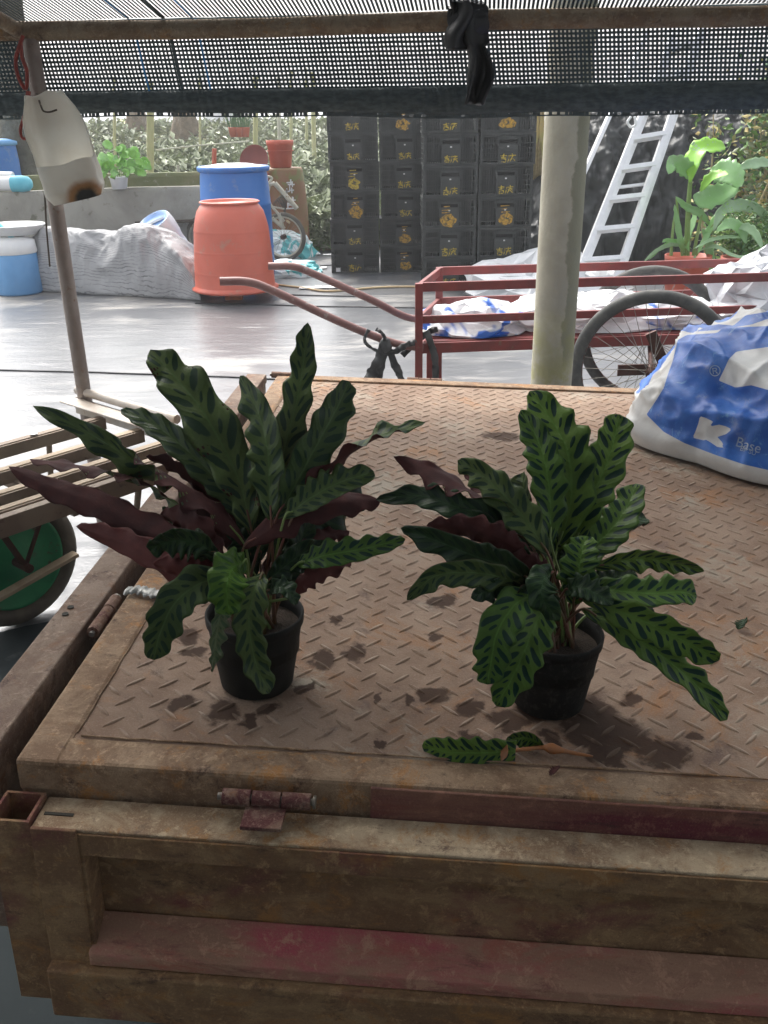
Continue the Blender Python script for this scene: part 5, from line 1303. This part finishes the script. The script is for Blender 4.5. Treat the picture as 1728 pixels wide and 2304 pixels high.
# ------------------------------------------------------------------ brown barrel with flower pots on top, old bicycle
brb = Vector((gy(640, 450, 11.2).x, 11.2, 0)); zt = gy(640, 377, 11.2).z
br = thing('brown_barrel', 'mossy brown barrel with faded white marks behind the blue drum', 'barrel', tuple(brb))
m = MB(); m.lathe([(0, 0), (.31, 0), (.30, .03), (.275, .06), (.265, .5), (.245, .8*zt), (.225, zt-.03), (.21, zt), (0, zt)], 40, brb); m.build('body', M['brown_barrel'], br)
m = MB(); rnd = random.Random(9)
for k in range(4):
    z = zt-.14-k*.085; a = -PI/2+.35
    for s_ in range(5):
        aa = a+rnd.uniform(-.16, .16); zz_ = z+rnd.uniform(-.03, .03); r_ = .250+.02*(1-zz_/zt)+.008
        c = brb+Vector((r_*math.cos(aa), r_*math.sin(aa), zz_)); t_ = Vector((-math.sin(aa), math.cos(aa), 0)); hz = rnd.random() < .55
        m.beam(c-(t_*.03 if hz else zv*.03), c+(t_*.03 if hz else zv*.03), .003, .014 if hz else .014, up=zv if hz else Vector((math.cos(aa), math.sin(aa), 0)).cross(zv))
m.build('painted_marks', M['label_white'], br)
fp = brb+Vector((-.02, 0, zt+.002)); fph = gy(628, 316, 11.2).z-zt
f1 = thing('flower_pot', 'tall terracotta pots nested and standing on the brown barrel', 'flower pot', tuple(fp))
m = MB(); m.lathe([(0, 0), (.115, 0), (.12, .01), (.142, fph*.8), (.146, fph*.81), (.152, fph*.83), (.156, fph), (.148, fph), (.14, fph*.8), (.12, fph*.7), (0, fph*.7)], 36, fp); m.build('body', M['terracotta'], f1)
m = MB(); m.lathe([(.149, fph*.60), (.153, fph*.605), (.153, fph*.63), (.149, fph*.635)], 36, fp); m.build('ring', M['terracotta'], f1)
sc_ = gy(574, 350, 11.0)
so_ = thing('pot_saucer', 'dark red round pot saucer leaning upright behind the blue drum', 'saucer', (sc_.x, sc_.y, sc_.z-.2))
q = Vector((-.25, -1, .35)).to_track_quat('Z', 'Y').to_matrix()
m = MB(); m.lathe([(0, 0), (.13, 0), (.16, .045), (.168, .05), (.165, .038), (.14, -.008), (0, -.008)], 36, sc_+Vector((0, 0, -.06)), 0, q); m.build('dish', M['terracotta_dark'], so_)
pst = sc_+Vector((.06, .22, 0))
m = MB(); m.lathe([(0, 0), (.16, 0), (.17, .3), (.16, sc_.z-.18), (0, sc_.z-.18)], 24, Vector((sc_.x+.02, sc_.y+.12, 0))); o = m.build('terracotta_urn', M['terracotta_dark']); tag(o, 'dark terracotta urn hidden behind the blue drum under the saucer', 'urn')
# bicycle
bkx = gz(668, 548, 0); bk_ = thing('old_bicycle', 'old cream bicycle leaning against the brown barrel', 'bicycle', (bkx.x, 10.55, 0))
def bpnt(x, y): return gy(x, y, 10.55)
wA = bpnt(636, 498); bike_wheel(bk_, Vector((wA.x, 10.55, .26)), Vector((.25, 1, 0)), .26, tyre_w=.03, spokes=24, mats=('wheel_tyre_dusty', 'cream_paint', 'hub_grease'))
bike_wheel(bk_, Vector((wA.x-.82, 10.50, .26)), Vector((.1, 1, 0)), .26, tyre_w=.03, spokes=24, mats=('wheel_tyre_dusty', 'cream_paint', 'hub_grease'))
m = MB()
for l_, r_ in (([(618, 412), (660, 460), (668, 470)], .026), ([(606, 415), (618, 412)], .02), ([(606, 415), (600, 450)], .016), ([(600, 450), (640, 498)], .014), ([(612, 490), (640, 515)], .02), ([(628, 480), (636, 512)], .022), ([(612, 465), (640, 470)], .01)):
    m.tube(catmull([bpnt(*p) for p in l_], 8), r_, 8)
m.build('frame', M['cream_paint'], bk_)
m = MB(); m.tube(catmull([bpnt(575, 440), bpnt(600, 416), bpnt(612, 400), bpnt(590, 396)], 12), .013, 8); m.build('handlebar', M['cream_paint'], bk_)
m = MB()
for i in range(7):
    a = i*.5; m.tube(catmull([bpnt(610, 470)+Vector((.02*i, 0, .0)), bpnt(622+4*i, 450-4*i), bpnt(640, 470+5*i)], 10), .005, 5)
m.build('cables', M['wire'], bk_)
m = MB(); m.tube(catmull([gz(640, 492, .5)*0+gy(646, 497, 10.4), gz(670, 516, .02), gz(720, 519, .012), gz(800, 510, .012), gz(900, 520, .012)], 30), .012, 8)
tag(m.build('garden_hose', M['hose']), 'tan garden hose running from the bicycle along the ground past the crates', 'hose')
m = MB(); m.tube(catmull([gz(620, 640, .01), gz(680, 647, .01), gz(740, 655, .01), gz(860, 646, .012), gz(960, 645, .012)], 24), .010, 8)
tag(m.build('bamboo_stick', M['hose']), 'thin tan stick lying on the ground before the crate stacks', 'stick')
for x, y, a in ((712, 603, .3), (700, 648, 1.0), (748, 573, .1), (735, 647, .2)):
    p = gz(x, y, .006); m = MB(); m.grid(lambda u, v: p+Vector(((u-.5)*.22, (v-.5)*.12, .01*nz((u*3, v*3, x), 1.2)+.006)), 8, 6, uv=False)
    o = m.build('paper_scrap', M['white_plastic']); sdm = o.modifiers.new('s', 'SOLIDIFY'); sdm.thickness = .002
    tag(o, 'white paper scrap lying on the ground mat near the crate stacks', 'scrap', 'paper scraps on the mat')
# grass tuft patch
def grassm(n, px0, px1, py0, py1, seed, h=.14):
    rnd = random.Random(seed); m = MB()
    for i in range(n):
        x = rnd.gauss((px0+px1)/2, (px1-px0)/4.2); y = rnd.uniform(py0, py1); p = gz(x, y, 0)
        hh = h*rnd.uniform(.4, 1.2); d = Vector((rnd.uniform(-.5, .5), rnd.uniform(-.3, .3), 1)).normalized(); s_ = Vector((1, rnd.uniform(-.5, .5), 0)).normalized()*.006
        m.add([p-s_, p+s_, p+d*hh*.6+s_*.7+Vector((d.x*.02, 0, 0)), p+d*hh+Vector((d.x*.08, d.y*.05, -.01))], [(0, 1, 2), (0, 2, 3)])
    return m
o = grassm(2600, 620, 735, 522, 566, 3).build('grass_patch', M['grass'], recalc=False); tag(o, 'patch of short green grass beside the old bicycle', 'grass', kind='stuff')

# ------------------------------------------------------------------ black crates
CWc, CDc, CHc = .475, .34, .2655
def crate_proto():
    t = .006
    m = MB(); w2, d2 = CWc/2, CDc/2
    def wall(c, ax, nrm, half):
        ax = Vector(ax); nrm = Vector(nrm); c = Vector(c)
        nb = 22 if half > .2 else 15
        for z, hh in ((.010, .020), (.052, .007), (.094, .007), (.136, .007), (.178, .009), (.232, .010), (CHc-.013, .022)):
            m.beam(c-ax*half+Vector((0, 0, z)), c+ax*half+Vector((0, 0, z)), t*1.5, hh)
        for i in range(nb+1):
            x = -half+2*half*i/nb; m.beam(c+ax*x+Vector((0, 0, .006)), c+ax*x+Vector((0, 0, CHc-.01)), .006 if i % 4 else .011, t, up=ax.cross(Vector((0, 0, 1))))
    wall((0, -d2, 0), (1, 0, 0), (0, -1, 0), w2-.003); wall((0, d2, 0), (1, 0, 0), (0, 1, 0), w2-.003)
    wall((-w2, 0, 0), (0, 1, 0), (-1, 0, 0), d2-.003); wall((w2, 0, 0), (0, 1, 0), (1, 0, 0), d2-.003)
    for sx in (-1, 1):
        for sy in (-1, 1): m.box((sx*(w2-.006), sy*(d2-.006), CHc/2-.001), (.022, .022, CHc-.006))
    for i in range(9): m.box((0, -d2+.02+i*(CDc-.04)/8, .006), (CWc-.02, .016, .008))
    m.box((0, d2-.010, CHc/2), (CWc-.03, .006, CHc-.02)); m.box((0, 0, .013), (CWc-.03, CDc-.03, .005))
    for sx in (-1, 1): m.box((sx*(w2-.012), 0, CHc/2), (.005, CDc-.04, CHc-.03))
    body = m.mesh('lattice', M['crate_black'])
    m = MB()
    m.box((0, -d2-.006, .088), (.172, .006, .165))                     # smooth front panel
    m.box((0, -d2-.008, .215), (.20, .006, .020)); m.box((-.09, -d2-.0075, .195), (.018, .006, .06)); m.box((.09, -d2-.0075, .195), (.018, .006, .06))
    m.box((0, -d2-.0066, CHc-.012), (CWc-.04, .006, .020))
    panel = m.mesh('front_panel', M['crate_black'])
    m = MB(); m.box((0, -d2-.004, .192), (.15, .003, .030)); hole = m.mesh('handle_slot', M['hollow_black'])
    m = MB(); m.box((0, -d2-.0098, .150), (.016, .002, .012)); dot = m.mesh('maker_mark', M['label_white'])
    return body, panel, hole, dot
M['hollow_black'] = mat('hollow_black', (.006, .006, .006), None, 10, .9)
cb, cpn, chl, cdt = crate_proto()
def strokes(rnd, scale=1.0):
    """brushed pair of characters, drawn stroke by stroke"""
    A = [((.0, .82), (.9, .86)), ((.45, 1.05), (.45, .55)), ((.12, .56), (.82, .60)), ((.18, .38), (.16, .0)), ((.18, .38), (.78, .42)), ((.78, .42), (.74, .02)), ((.16, .02), (.76, .02))]
    B = [((1.62, 1.06), (1.72, .95)), ((1.15, .84), (2.1, .90)), ((1.2, .84), (1.02, .0)), ((1.38, .52), (2.05, .58)), ((1.72, .75), (1.35, .04)), ((1.70, .48), (2.12, .06)), ((1.9, .3), (2.02, .38))]
    m = MB(); sc = .060*scale; yy = -CDc/2-.0112
    for (a, b) in A+B:
        if rnd.random() < .06: continue
        j = lambda: rnd.uniform(-.05, .05)
        p0 = Vector(((a[0]+j()-1.05)*sc, yy+rnd.uniform(-.0004, .0004), (a[1]+j())*sc+.022)); p1 = Vector(((b[0]+j()-1.05)*sc, yy, (b[1]+j())*sc+.022))
        mid = p0.lerp(p1, .5)+Vector((rnd.uniform(-.003, .003), 0, rnd.uniform(-.003, .003)))
        d = (p1-p0).normalized(); s_ = Vector((-d.z, 0, d.x)); ws = [rnd.uniform(.0035, .0075) for _ in range(3)]
        vs = []
        for p, w_ in zip((p0, mid, p1), ws): vs += [p-s_*w_*.75, p+s_*w_*.75]
        m.add(vs, [(0, 1, 3, 2), (2, 3, 5, 4)])
    return m
def blotch(rnd):
    m = MB(); yy = -CDc/2-.0112; n = 26
    cx, cz = rnd.uniform(-.012, .012), .066; rx, rz_ = rnd.uniform(.055, .075), rnd.uniform(.040, .055); ph = rnd.uniform(0, 9)
    out = [Vector((cx+rx*math.cos(2*PI*i/n)*(1+.35*nz((math.cos(2*PI*i/n)*1.8+ph, math.sin(2*PI*i/n)*1.8, 0), 1)), yy, cz+rz_*math.sin(2*PI*i/n)*(1+.5*nz((math.cos(2*PI*i/n)*2, math.sin(2*PI*i/n)*2+ph, 3), 1)))) for i in range(n)]
    inn = [Vector((cx+.004, yy, cz+.006))+(p-Vector((cx, yy, cz)))*rnd.uniform(.02, .45) for p in out]
    m.add(out+inn, [(i, (i+1) % n, n+(i+1) % n, n+i) for i in range(n)])
    for k in range(3):
        z = .125+.028*k+rnd.uniform(-.006, .006); x0 = cx+rnd.uniform(-.03, .0); w_ = rnd.uniform(.03, .08)
        m.add([(x0-w_/2, yy, z), (x0+w_/2, yy, z+.004), (x0+w_/2, yy, z+.012), (x0-w_/2, yy, z+.009)], [(0, 1, 2, 3)])
    return m
stacks = [('stack nearest the blue drum', gz(812, 617, 0), .0), ('second stack from the blue drum', gz(900, 616, 0), 0), ('third stack from the blue drum', gz(1008, 650, 0), 0), ('stack beside the black sheet', gz(1120, 646, 0), 0)]
c0, c2 = Vector((gz(748, 615).x+CWc/2+.005, gz(748, 615).y+CDc/2, 0)), Vector((gz(946, 648).x+CWc/2+.02, gz(946, 648).y+CDc/2, 0))
cpos = [c0, c0+Vector((CWc+.022, .0, 0)), c2, c2+Vector((CWc+.025, .01, 0))]
blot = {(0, 2), (0, 3), (1, 0), (1, 1), (1, 5), (2, 2), (3, 0), (3, 2), (3, 5)}
levels = ['lowest', 'second', 'third', 'fourth', 'fifth', 'top']
for ci, c in enumerate(cpos):
    for ri in range(6):
        rnd = random.Random(ci*10+ri+3)
        isb = (ci, ri) in blot
        lab = 'black crate with %s, %s in the %s' % ('smeared yellow paint' if isb else 'yellow characters', levels[ri] if ri in (0, 5) else levels[ri]+' up', stacks[ci][0])
        root = thing('crate', lab, 'crate', (c.x+rnd.uniform(-.010, .010), c.y+rnd.uniform(-.022, .022), ri*CHc+.001), R(rnd.uniform(-1.2, 1.2)), 'black crates in the stacks')
        for nm, me_ in (('lattice', cb), ('front_panel', cpn), ('handle_slot', chl), ('maker_mark', cdt)): newinst(nm, me_, root, (0, 0, 0))
        mk = (blotch(rnd) if isb else strokes(rnd, rnd.uniform(.92, 1.08)))
        mk.build('paint_mark', M['orange_yellow' if isb and rnd.random() < .6 else 'yellow_paint'], root, world=False, recalc=False)
        if (ci, ri) == (0, 0):
            mm = MB(); mm.box((-.175, -CDc/2-.010, .035), (.045, .003, .04)); mm.build('white_sticker', M['label_white'], root, world=False)

# ------------------------------------------------------------------ black plastic sheet over a heap, ladders
bs0 = gz(1175, 640, 0)
def heap(u, v):
    a = gz(1150, 600, 0); b = Vector((6.2, 9.9, 0)); p = a.lerp(b, u)
    hgt = 1.56*(min(1, u*6+.35))*(1-.75*max(0, (u-.62)/.38)**2)
    if v < .7: k = v/.7; y = .9*k**1.2; z = hgt*math.sin(k*PI/2)**.85
    else: k = (v-.7)/.3; y = .9+1.6*k; z = hgt*(1-.9*k*k)
    q_ = Vector((p.x, p.y+y, z))
    d = .10*ridge((q_.x*2.2, q_.y, q_.z*.35), 1.5, 3)+.05*ridge((q_.x*1.5, q_.y, q_.z*.8), 5, 7)+.022*ridge(q_, 13, 2)
    q_.y -= d; q_.z = max(.003, q_.z+d*.3); return q_
m = MB(); m.grid(heap, 260, 130, uv=False); M['sheet_black'] = mat('sheet_black', (.016, .019, .020), (.030, .034, .035), 5, .55, 0, .4, .01)
o = m.build('black_sheet', M['sheet_black']); sdm = o.modifiers.new('s', 'SOLIDIFY'); sdm.thickness = .006
tag(o, 'black plastic sheet draped over a tall heap behind the ladder', 'plastic sheet')
def ladder(name, label, pl, pr, pl2, pr2, Yb, Yt, nr, yf, yl, second=True):
    """rails given by bottom and top pixels"""
    a0, a1 = gy(*pl, Yb), gy(*pl2, Yt); b0, b1 = gy(*pr, Yb), gy(*pr2, Yt)
    da, db = (a1-a0), (b1-b0)
    # carry the rails down to the ground and up out of sight
    a0 = a0-da*(a0.z/da.z); b0 = b0-db*(b0.z/db.z); a1 = a0+da.normalized()*2.5; b1 = b0+db.normalized()*2.5
    root = thing(name, label, 'ladder', tuple((a0+b0)/2))
    nrm = (b0-a0).cross(da).normalized()
    if nrm.y > 0: nrm = -nrm
    for p, q_ in ((a0, a1), (b0, b1)):
        m = MB(); m.beam(p, q_, .062, .040, up=(b0-a0).normalized()); m.build('rail', M['aluminium'], root, bevel=.002)
    n = 9
    for i in range(n):
        t = .11+i*.104; m = MB(); m.beam(a0.lerp(a1, t), b0.lerp(b1, t), .034, .075, up=nrm); m.build('rung', M['aluminium'], root, bevel=.002)
    if second:   # the folded rear legs right behind
        sh = -nrm*.085+(b0-a0).normalized()*.055
        for p, q_ in ((a0, a1), (b0, b1)):
            m = MB(); m.beam(p+sh, q_+sh, .03, .034, up=(b0-a0).normalized()); m.build('rear_rail', M['aluminium'], root, bevel=.002)
        for i in (1, 4, 7):
            t = .06+i*.105; m = MB(); m.beam(a0.lerp(a1, t)+sh, b0.lerp(b1, t)+sh, .02, .02, up=nrm); m.build('rear_brace', M['aluminium'], root)
    return root
ladder('step_ladder', 'silver aluminium folding ladder leaning against the black sheet', (1312, 585), (1395, 597), (1443, 258), (1511, 258), 7.2, 7.75, 8, 0, 0)
l0, l1 = gy(1300, 420, 7.9), gy(1372, 258, 8.1); dl = l1-l0; l0 = l0-dl*(l0.z/dl.z); l1 = l0+dl.normalized()*2.4
m = MB(); m.beam(l0, l1, .03, .075, up=(0, -1, 0)); o = m.build('white_plank', M['aluminium'], bevel=.002); tag(o, 'long white metal rail leaning behind the concrete post', 'rail')
m = MB(); m.tube(catmull([gy(x, y, 7.6) for x, y in ((1420, 262), (1412, 275), (1420, 286), (1430, 280), (1428, 262))], 16), .010, 8); tag(m.build('rope_loop', M['white_plastic']), 'small white rope loop hanging beside the ladder top', 'rope')
# dry palm bits between crates and post
dp = thing('dry_fronds', 'dry straw-coloured fronds between the crates and the concrete post', 'dry plant', tuple(gz(1205, 560, 0)))
for i in range(16):
    x = 1196+random.uniform(-6, 28); y = random.uniform(250, 300)
    leaf_obj('frond', dp, [gy(x, y, 9.4), gy(x+random.uniform(-8, 6), y+45, 9.35), gy(x+random.uniform(-16, 8), y+random.uniform(60, 120), 9.3)], .03, [M['straw_leaf'], M['dry_stem']], seed=700+i, n=10, mcross=3, tip=.7)
m = MB(); 
for i in range(5): x = 1196+i*6; m.tube([gz(1205, 560, 0)+Vector((i*.02, .4, 0)), gy(x, 300, 9.45), gy(x+3, 235, 9.45)], .014, 6)
m.build('stalks', M['dry_stem'], dp)

# ------------------------------------------------------------------ leafy pots right of the ladder
gp = Vector((gy(1546, 600, 7.25).x, 7.25, 0)); gh = gy(1546, 574, 7.25).z
gi = thing('potted_canna', 'tall leafy plant with broad arching leaves in a terracotta pot behind the cart', 'potted plant', tuple(gp))
m = MB(); m.lathe([(0, 0), (.13, 0), (.135, .01), (.165, gh*.9), (.172, gh*.91), (.176, gh), (.165, gh), (.155, gh*.9), (0, gh*.88)], 36, gp); m.build('pot', M['terracotta'], gi)
m = MB(); m.disc(.155, gp+Vector((0, 0, gh*.9))); m.build('soil', M['soil'], gi)
GL = [([(1553, 410), (1562, 365), (1575, 335), (1608, 328), (1632, 330)], 36, 'ginger_lime', 30, 40), ([(1556, 405), (1548, 385), (1530, 368), (1512, 366), (1504, 392)], 34, 'ginger_leaf', -20, 30), ([(1560, 440), (1580, 448), (1610, 440), (1640, 425), (1668, 395)], 46, 'ginger_leaf', 10, 20),
      ([(1600, 380), (1625, 385), (1648, 395), (1668, 420)], 52, 'ginger_leaf', 30, 10), ([(1652, 380), (1690, 370), (1720, 366), (1760, 372)], 22, 'ginger_grey', 20, 30), ([(1575, 430), (1590, 410), (1610, 396), (1640, 392)], 20, 'ginger_lime', 40, 60),
      ([(1605, 520), (1625, 475), (1660, 462), (1700, 468), (1740, 500)], 26, 'ginger_grey', 10, -20), ([(1600, 510), (1575, 480), (1545, 465), (1520, 442)], 16, 'ginger_leaf', 10, 10), ([(1612, 520), (1640, 505), (1665, 515), (1680, 548)], 24, 'ginger_leaf', 20, 30), ([(1650, 510), (1680, 512), (1700, 528), (1715, 560)], 18, 'ginger_grey', 20, 30),
      ([(1580, 515), (1592, 540), (1598, 580), (1602, 620)], 19, 'ginger_leaf', 10, 30), ([(1540, 555), (1510, 550), (1475, 565), (1448, 590)], 9, 'ginger_grey', 30, 30), ([(1548, 560), (1520, 545), (1490, 555), (1460, 585)], 8, 'ginger_leaf', 30, 30), ([(1556, 560), (1530, 545), (1500, 540), (1490, 545)], 9, 'ginger_leaf', 40, 20),
      ([(1560, 560), (1600, 540), (1640, 533), (1680, 536)], 8, 'ginger_grey', 30, 30), ([(1570, 565), (1610, 555), (1650, 575), (1700, 580)], 8, 'ginger_grey', 30, 30), ([(1550, 565), (1545, 540), (1560, 500), (1566, 470)], 14, 'ginger_leaf', 20, 40), ([(1540, 570), (1532, 545), (1525, 500), (1518, 460)], 13, 'ginger_leaf', 20, 40), ([(1570, 570), (1590, 530), (1610, 490), (1630, 470)], 14, 'ginger_leaf', 0, 40), ([(1565, 575), (1560, 590), (1556, 600), (1553, 612)], 12, 'ginger_grey', 30, 30)]
for i, (pl, wpx, mt, r0, r1) in enumerate(GL):
    pts = [gy(x, y, 7.25+.05*math.sin(i*2.1)+(.0-.06*k if i % 2 else .05*k-.08)) for k, (x, y) in enumerate(pl)]
    leaf_obj('leaf', gi, pts, wpx*7.2/F, [M[mt], M['ginger_lime' if mt == 'ginger_grey' else 'ginger_grey']], seed=400+i, n=22, mcross=6, r0=r0, r1=r1, amp=.05, tip=.6, fold=.2)
for i, pl in enumerate(([(1548, 575), (1550, 500), (1553, 440), (1556, 400)], [(1542, 575), (1546, 480), (1550, 420), (1552, 395)], [(1560, 575), (1575, 500), (1585, 460), (1600, 440)], [(1565, 575), (1590, 530), (1610, 500), (1640, 470)], [(1536, 575), (1528, 520), (1524, 470), (1522, 445)], [(1510, 575), (1512, 540), (1516, 500), (1520, 480)])):
    m = MB(); m.tube(catmull([gy(x, y, 7.25) for x, y in pl], 12), .010, 8, rs=[.014-.0006*k for k in range(12)]); m.build('stem', M['stem_green'], gi)
gp2 = Vector((gy(1672, 600, 7.5).x, 7.5, 0)); gh2 = gy(1672, 578, 7.5).z
g2 = thing('potted_shrub', 'small bushy plant in a terracotta pot beside the broad-leaved plant', 'potted plant', tuple(gp2))
m = MB(); m.lathe([(0, 0), (.13, 0), (.165, gh2*.9), (.175, gh2*.91), (.178, gh2), (.165, gh2), (.155, gh2*.9), (0, gh2*.88)], 36, gp2); m.build('pot', M['terracotta'], g2)
def bushf(r):
    a = r.uniform(0, 6.28); b = r.uniform(0, 1); k = r.uniform(.3, 1)
    return gp2+Vector((.30*k*math.cos(a)*math.sin(b*2.2+.4), .25*k*math.sin(a), gh2+.02+.42*b*k))
leafcloud(1400, bushf, .05, [M['shrub_dark'], M['shrub_leaf']], 8).build('foliage', [M['shrub_dark'], M['shrub_leaf']], g2, recalc=False)
m = MB()
for i in range(7): m.tube([gp2+Vector((0, 0, gh2*.85)), gp2+Vector((.12*math.sin(i), .1*math.cos(i), gh2+.15)), gp2+Vector((.2*math.sin(i*1.3), .15*math.cos(i), gh2+.33))], .006, 5)
m.build('stems', M['stem_green'], g2)
# tall wild shrub at the right
sh0 = Vector((gy(1690, 500, 8.3).x, 8.3, 0))
ws = thing('wild_shrub', 'tall tangled shrub with dry stems beside the black sheet', 'shrub', tuple(sh0))
m = MB(); rnd = random.Random(11); tips = []
for i in range(22):
    x0 = sh0+Vector((rnd.uniform(-.22, .75), rnd.uniform(-.2, .5), 0)); top = x0+Vector((rnd.uniform(-.25, .3), rnd.uniform(-.2, .2), rnd.uniform(1.3, 1.9)))
    pth = catmull([x0, x0.lerp(top, .4)+Vector((rnd.uniform(-.1, .1), 0, 0)), x0.lerp(top, .75)+Vector((rnd.uniform(-.08, .08), 0, 0)), top], 12); tips.append(pth); m.tube(pth, .01, 6, rs=[.013-.0008*k for k in range(12)])
m.build('stems', M['dry_stem'], ws)
def wsf(r):
    p = r.choice(tips)[r.randrange(2, 12)]; return p+Vector((r.gauss(0, .09), r.gauss(0, .09), r.gauss(0, .07)))
leafcloud(4200, wsf, .075, [M['shrub_leaf'], M['shrub_dark'], M['straw_leaf'], M['garden_leaf']], 12).build('foliage', [M['shrub_leaf'], M['shrub_dark'], M['straw_leaf'], M['garden_leaf']], ws, recalc=False)

# ------------------------------------------------------------------ garden beds behind
rnd = random.Random(21); m = MB()
def bedleaves(m, n, x0, x1, y0, y1, h0, h1, size):
    for i in range(n):
        y = rnd.uniform(y0, y1); x = rnd.uniform(x0, x1); g0 = gup(y)
        ht = g0+h0+(h1-h0)*rnd.random()*(.7+.5*nz((x*1.2, y*1.2, 0), 1))
        a = rnd.uniform(0, 6.28); el = rnd.uniform(.0, 1.1); d = Vector((math.cos(a)*math.cos(el), math.sin(a)*math.cos(el), math.sin(el))); L_ = size*rnd.uniform(.7, 1.3)
        s_ = d.cross(Vector((0, 0, 1))).normalized()*L_*.2; p = Vector((x, y, ht)); up_ = s_.cross(d).normalized()*L_*.06
        p.z += 0
        m.add([p, p+d*L_*.45+s_+up_, p+d*L_-Vector((0, 0, L_*.18)), p+d*L_*.45-s_+up_], [(0, 1, 2), (0, 2, 3)])
bedleaves(m, 15000, -6.5, .6, 12.4, 16.2, .05, .55, .20)
bedleaves(m, 12000, -9, 1.2, 16.8, 22.0, .05, .55, .24)
bedleaves(m, 10000, -12, 1.5, 23.0, 32, .05, .6, .30)
bedleaves(m, 2500, -.9, 0.3, 11.3, 12.6, .02, .60, .18)
tag(m.build('garden_plants', M['garden_leaf'], recalc=False), 'beds of silvery mottled leaves behind the tank wall', 'bed plants', kind='stuff')
def pole(px, y0, y1, Y, r_, mt, label, tilt_px=0, group='poles in the garden', name='garden_pole', hgt=None):
    b = gy(px, y1, Y); t = gy(px+tilt_px, y0, Y); d = t-b; b = b-d*((b.z-gup(Y)+.02)/d.z); m = MB(); t2 = b+d.normalized()*(hgt or 1.9)
    n = 8; pts = [b.lerp(t2, i/n)+Vector((.01*nz((i, px, 0), .8), 0, 0)) for i in range(n+1)]
    m.tube(pts, r_, 8); o = m.build(name, M[mt]); tag(o, label, 'pole', group)
pole(338, 250, 385, 13.4, .05, 'bamboo', 'thick yellow-green bamboo pole rising from the garden bed')
for x, Y, r_ in ((258, 17, .026), (575, 16, .04), (628, 15, .028), (655, 20, .03), (690, 22, .03), (706, 18, .04), (450, 20, .024)):
    pole(x, 250, 300, Y, r_, 'bamboo' if x not in (628,) else 'pale_pole', 'slim bamboo pole standing among the garden beds', random.uniform(-1, 1), 'slim poles among the garden beds')
pole(402, 296, 384, 12.6, .018, 'pale_pole', 'thin pale stick leaning in the bed before the thatch mound', -14, None, hgt=.95)
pole(482, 318, 360, 12.9, .03, 'terracotta', 'short reddish stake in the bed behind the blue drum', 0, None, hgt=1.12)
m = MB(); m.tube([gy(350, 338, 13.5), gy(440, 328, 13.7), gy(560, 318, 14)], .012, 6); tag(m.build('garden_line', M['pale_pole']), 'pale horizontal line strung across the garden bed', 'line')
# thatch-like mounds, bank, pots far behind
def mound(px, py, wpx, hpx, Y, mt, name, label, cat, seed):
    c = gy(px, py, Y); rx = wpx*Y/F/2; h = hpx*Y/F; m = MB()
    def f(u, v):
        a = 2*PI*u; k = v; r_ = rx*(1-k**1.6*.62)*(1+.12*nz((math.cos(a)*2, math.sin(a)*2, k*2), 1.5, seed)); z = -.3+(h+.3)*k
        if v > .97: r_ = 0
        return c+Vector((r_*math.cos(a), r_*math.sin(a), z+.04*nz((math.cos(a)*4, math.sin(a)*4, k*6), 1, seed)))
    m.grid(f, 40, 16, uv=False); o = m.build(name, mt)
    for v in o.data.vertices: v.co -= c
    o.location = c; return tag(o, label, cat)
mound(418, 288, 66, 52, 24, M['thatch'], 'straw_mound', 'rounded brown straw mound behind the garden beds', 'mound', 1)
mound(310, 286, 60, 46, 26, M['thatch'], 'straw_mound', 'blurred brown mound left of the bamboo pole in the garden', 'mound', 2)
mound(500, 262, 90, 26, 32, M['bag_grey'], 'sheeted_heap', 'grey and white sheeted heap far behind the garden pots', 'heap', 3)
def bank(u, v):
    x = -16+u*20; y = 26+v*9; return Vector((x, y, .80+.75*v**.8*(.8+.3*nz((x*.4, 0, 0), 1))+.12*nz((x, y, 0), 1.1)))
m = MB(); m.grid(bank, 60, 20, uv=False); tag(m.build('grass_bank', M['far_green']), kind='structure')
for i, x in enumerate((525, 540, 553)):
    c = gy(x, 306, 18.5); root = thing('potted_grass', 'small red pot of upright green leaves standing in the garden bed', 'potted plant', tuple(c), 0, 'small red pots in the garden')
    m = MB(); m.lathe([(0, -.02), (.06, -.02), (.085, .14), (.09, .145), (.085, .15), (0, .13)], 20, c); m.build('pot', M['terracotta'], root)
    m = MB(); rr = random.Random(i)
    for k in range(26):
        a = rr.uniform(0, 6.28); b = c+Vector((.05*math.cos(a), .05*math.sin(a), .12)); t_ = b+Vector((.08*math.cos(a), .08*math.sin(a), rr.uniform(.2, .36))); s_ = Vector((.012, 0, 0))
        m.add([b-s_, b+s_, t_], [(0, 1, 2)])
    m.build('foliage', M['shrub_dark'], root, recalc=False)

# ------------------------------------------------------------------ thin haze volume added in place of milky lens glare
hz = MB(); hz.box((0, 350, 3.0), (1240, 1140, 8.2)); hz = hz.build('haze', [])
hz.data.materials.clear()
hm = bpy.data.materials.new('haze'); hm.use_nodes = True; ht = hm.node_tree; ht.nodes.clear()
ho = ht.nodes.new('ShaderNodeOutputMaterial'); hv = ht.nodes.new('ShaderNodeVolumePrincipled')
hv.inputs['Color'].default_value = (.93, .95, .97, 1); hv.inputs['Density'].default_value = .004; hv.inputs['Anisotropy'].default_value = .25
ht.links.new(hv.outputs[0], ho.inputs['Volume']); hz.data.materials.append(hm)
tag(hz, 'thin haze added over the yard in place of lens glare', 'haze', kind='stuff')
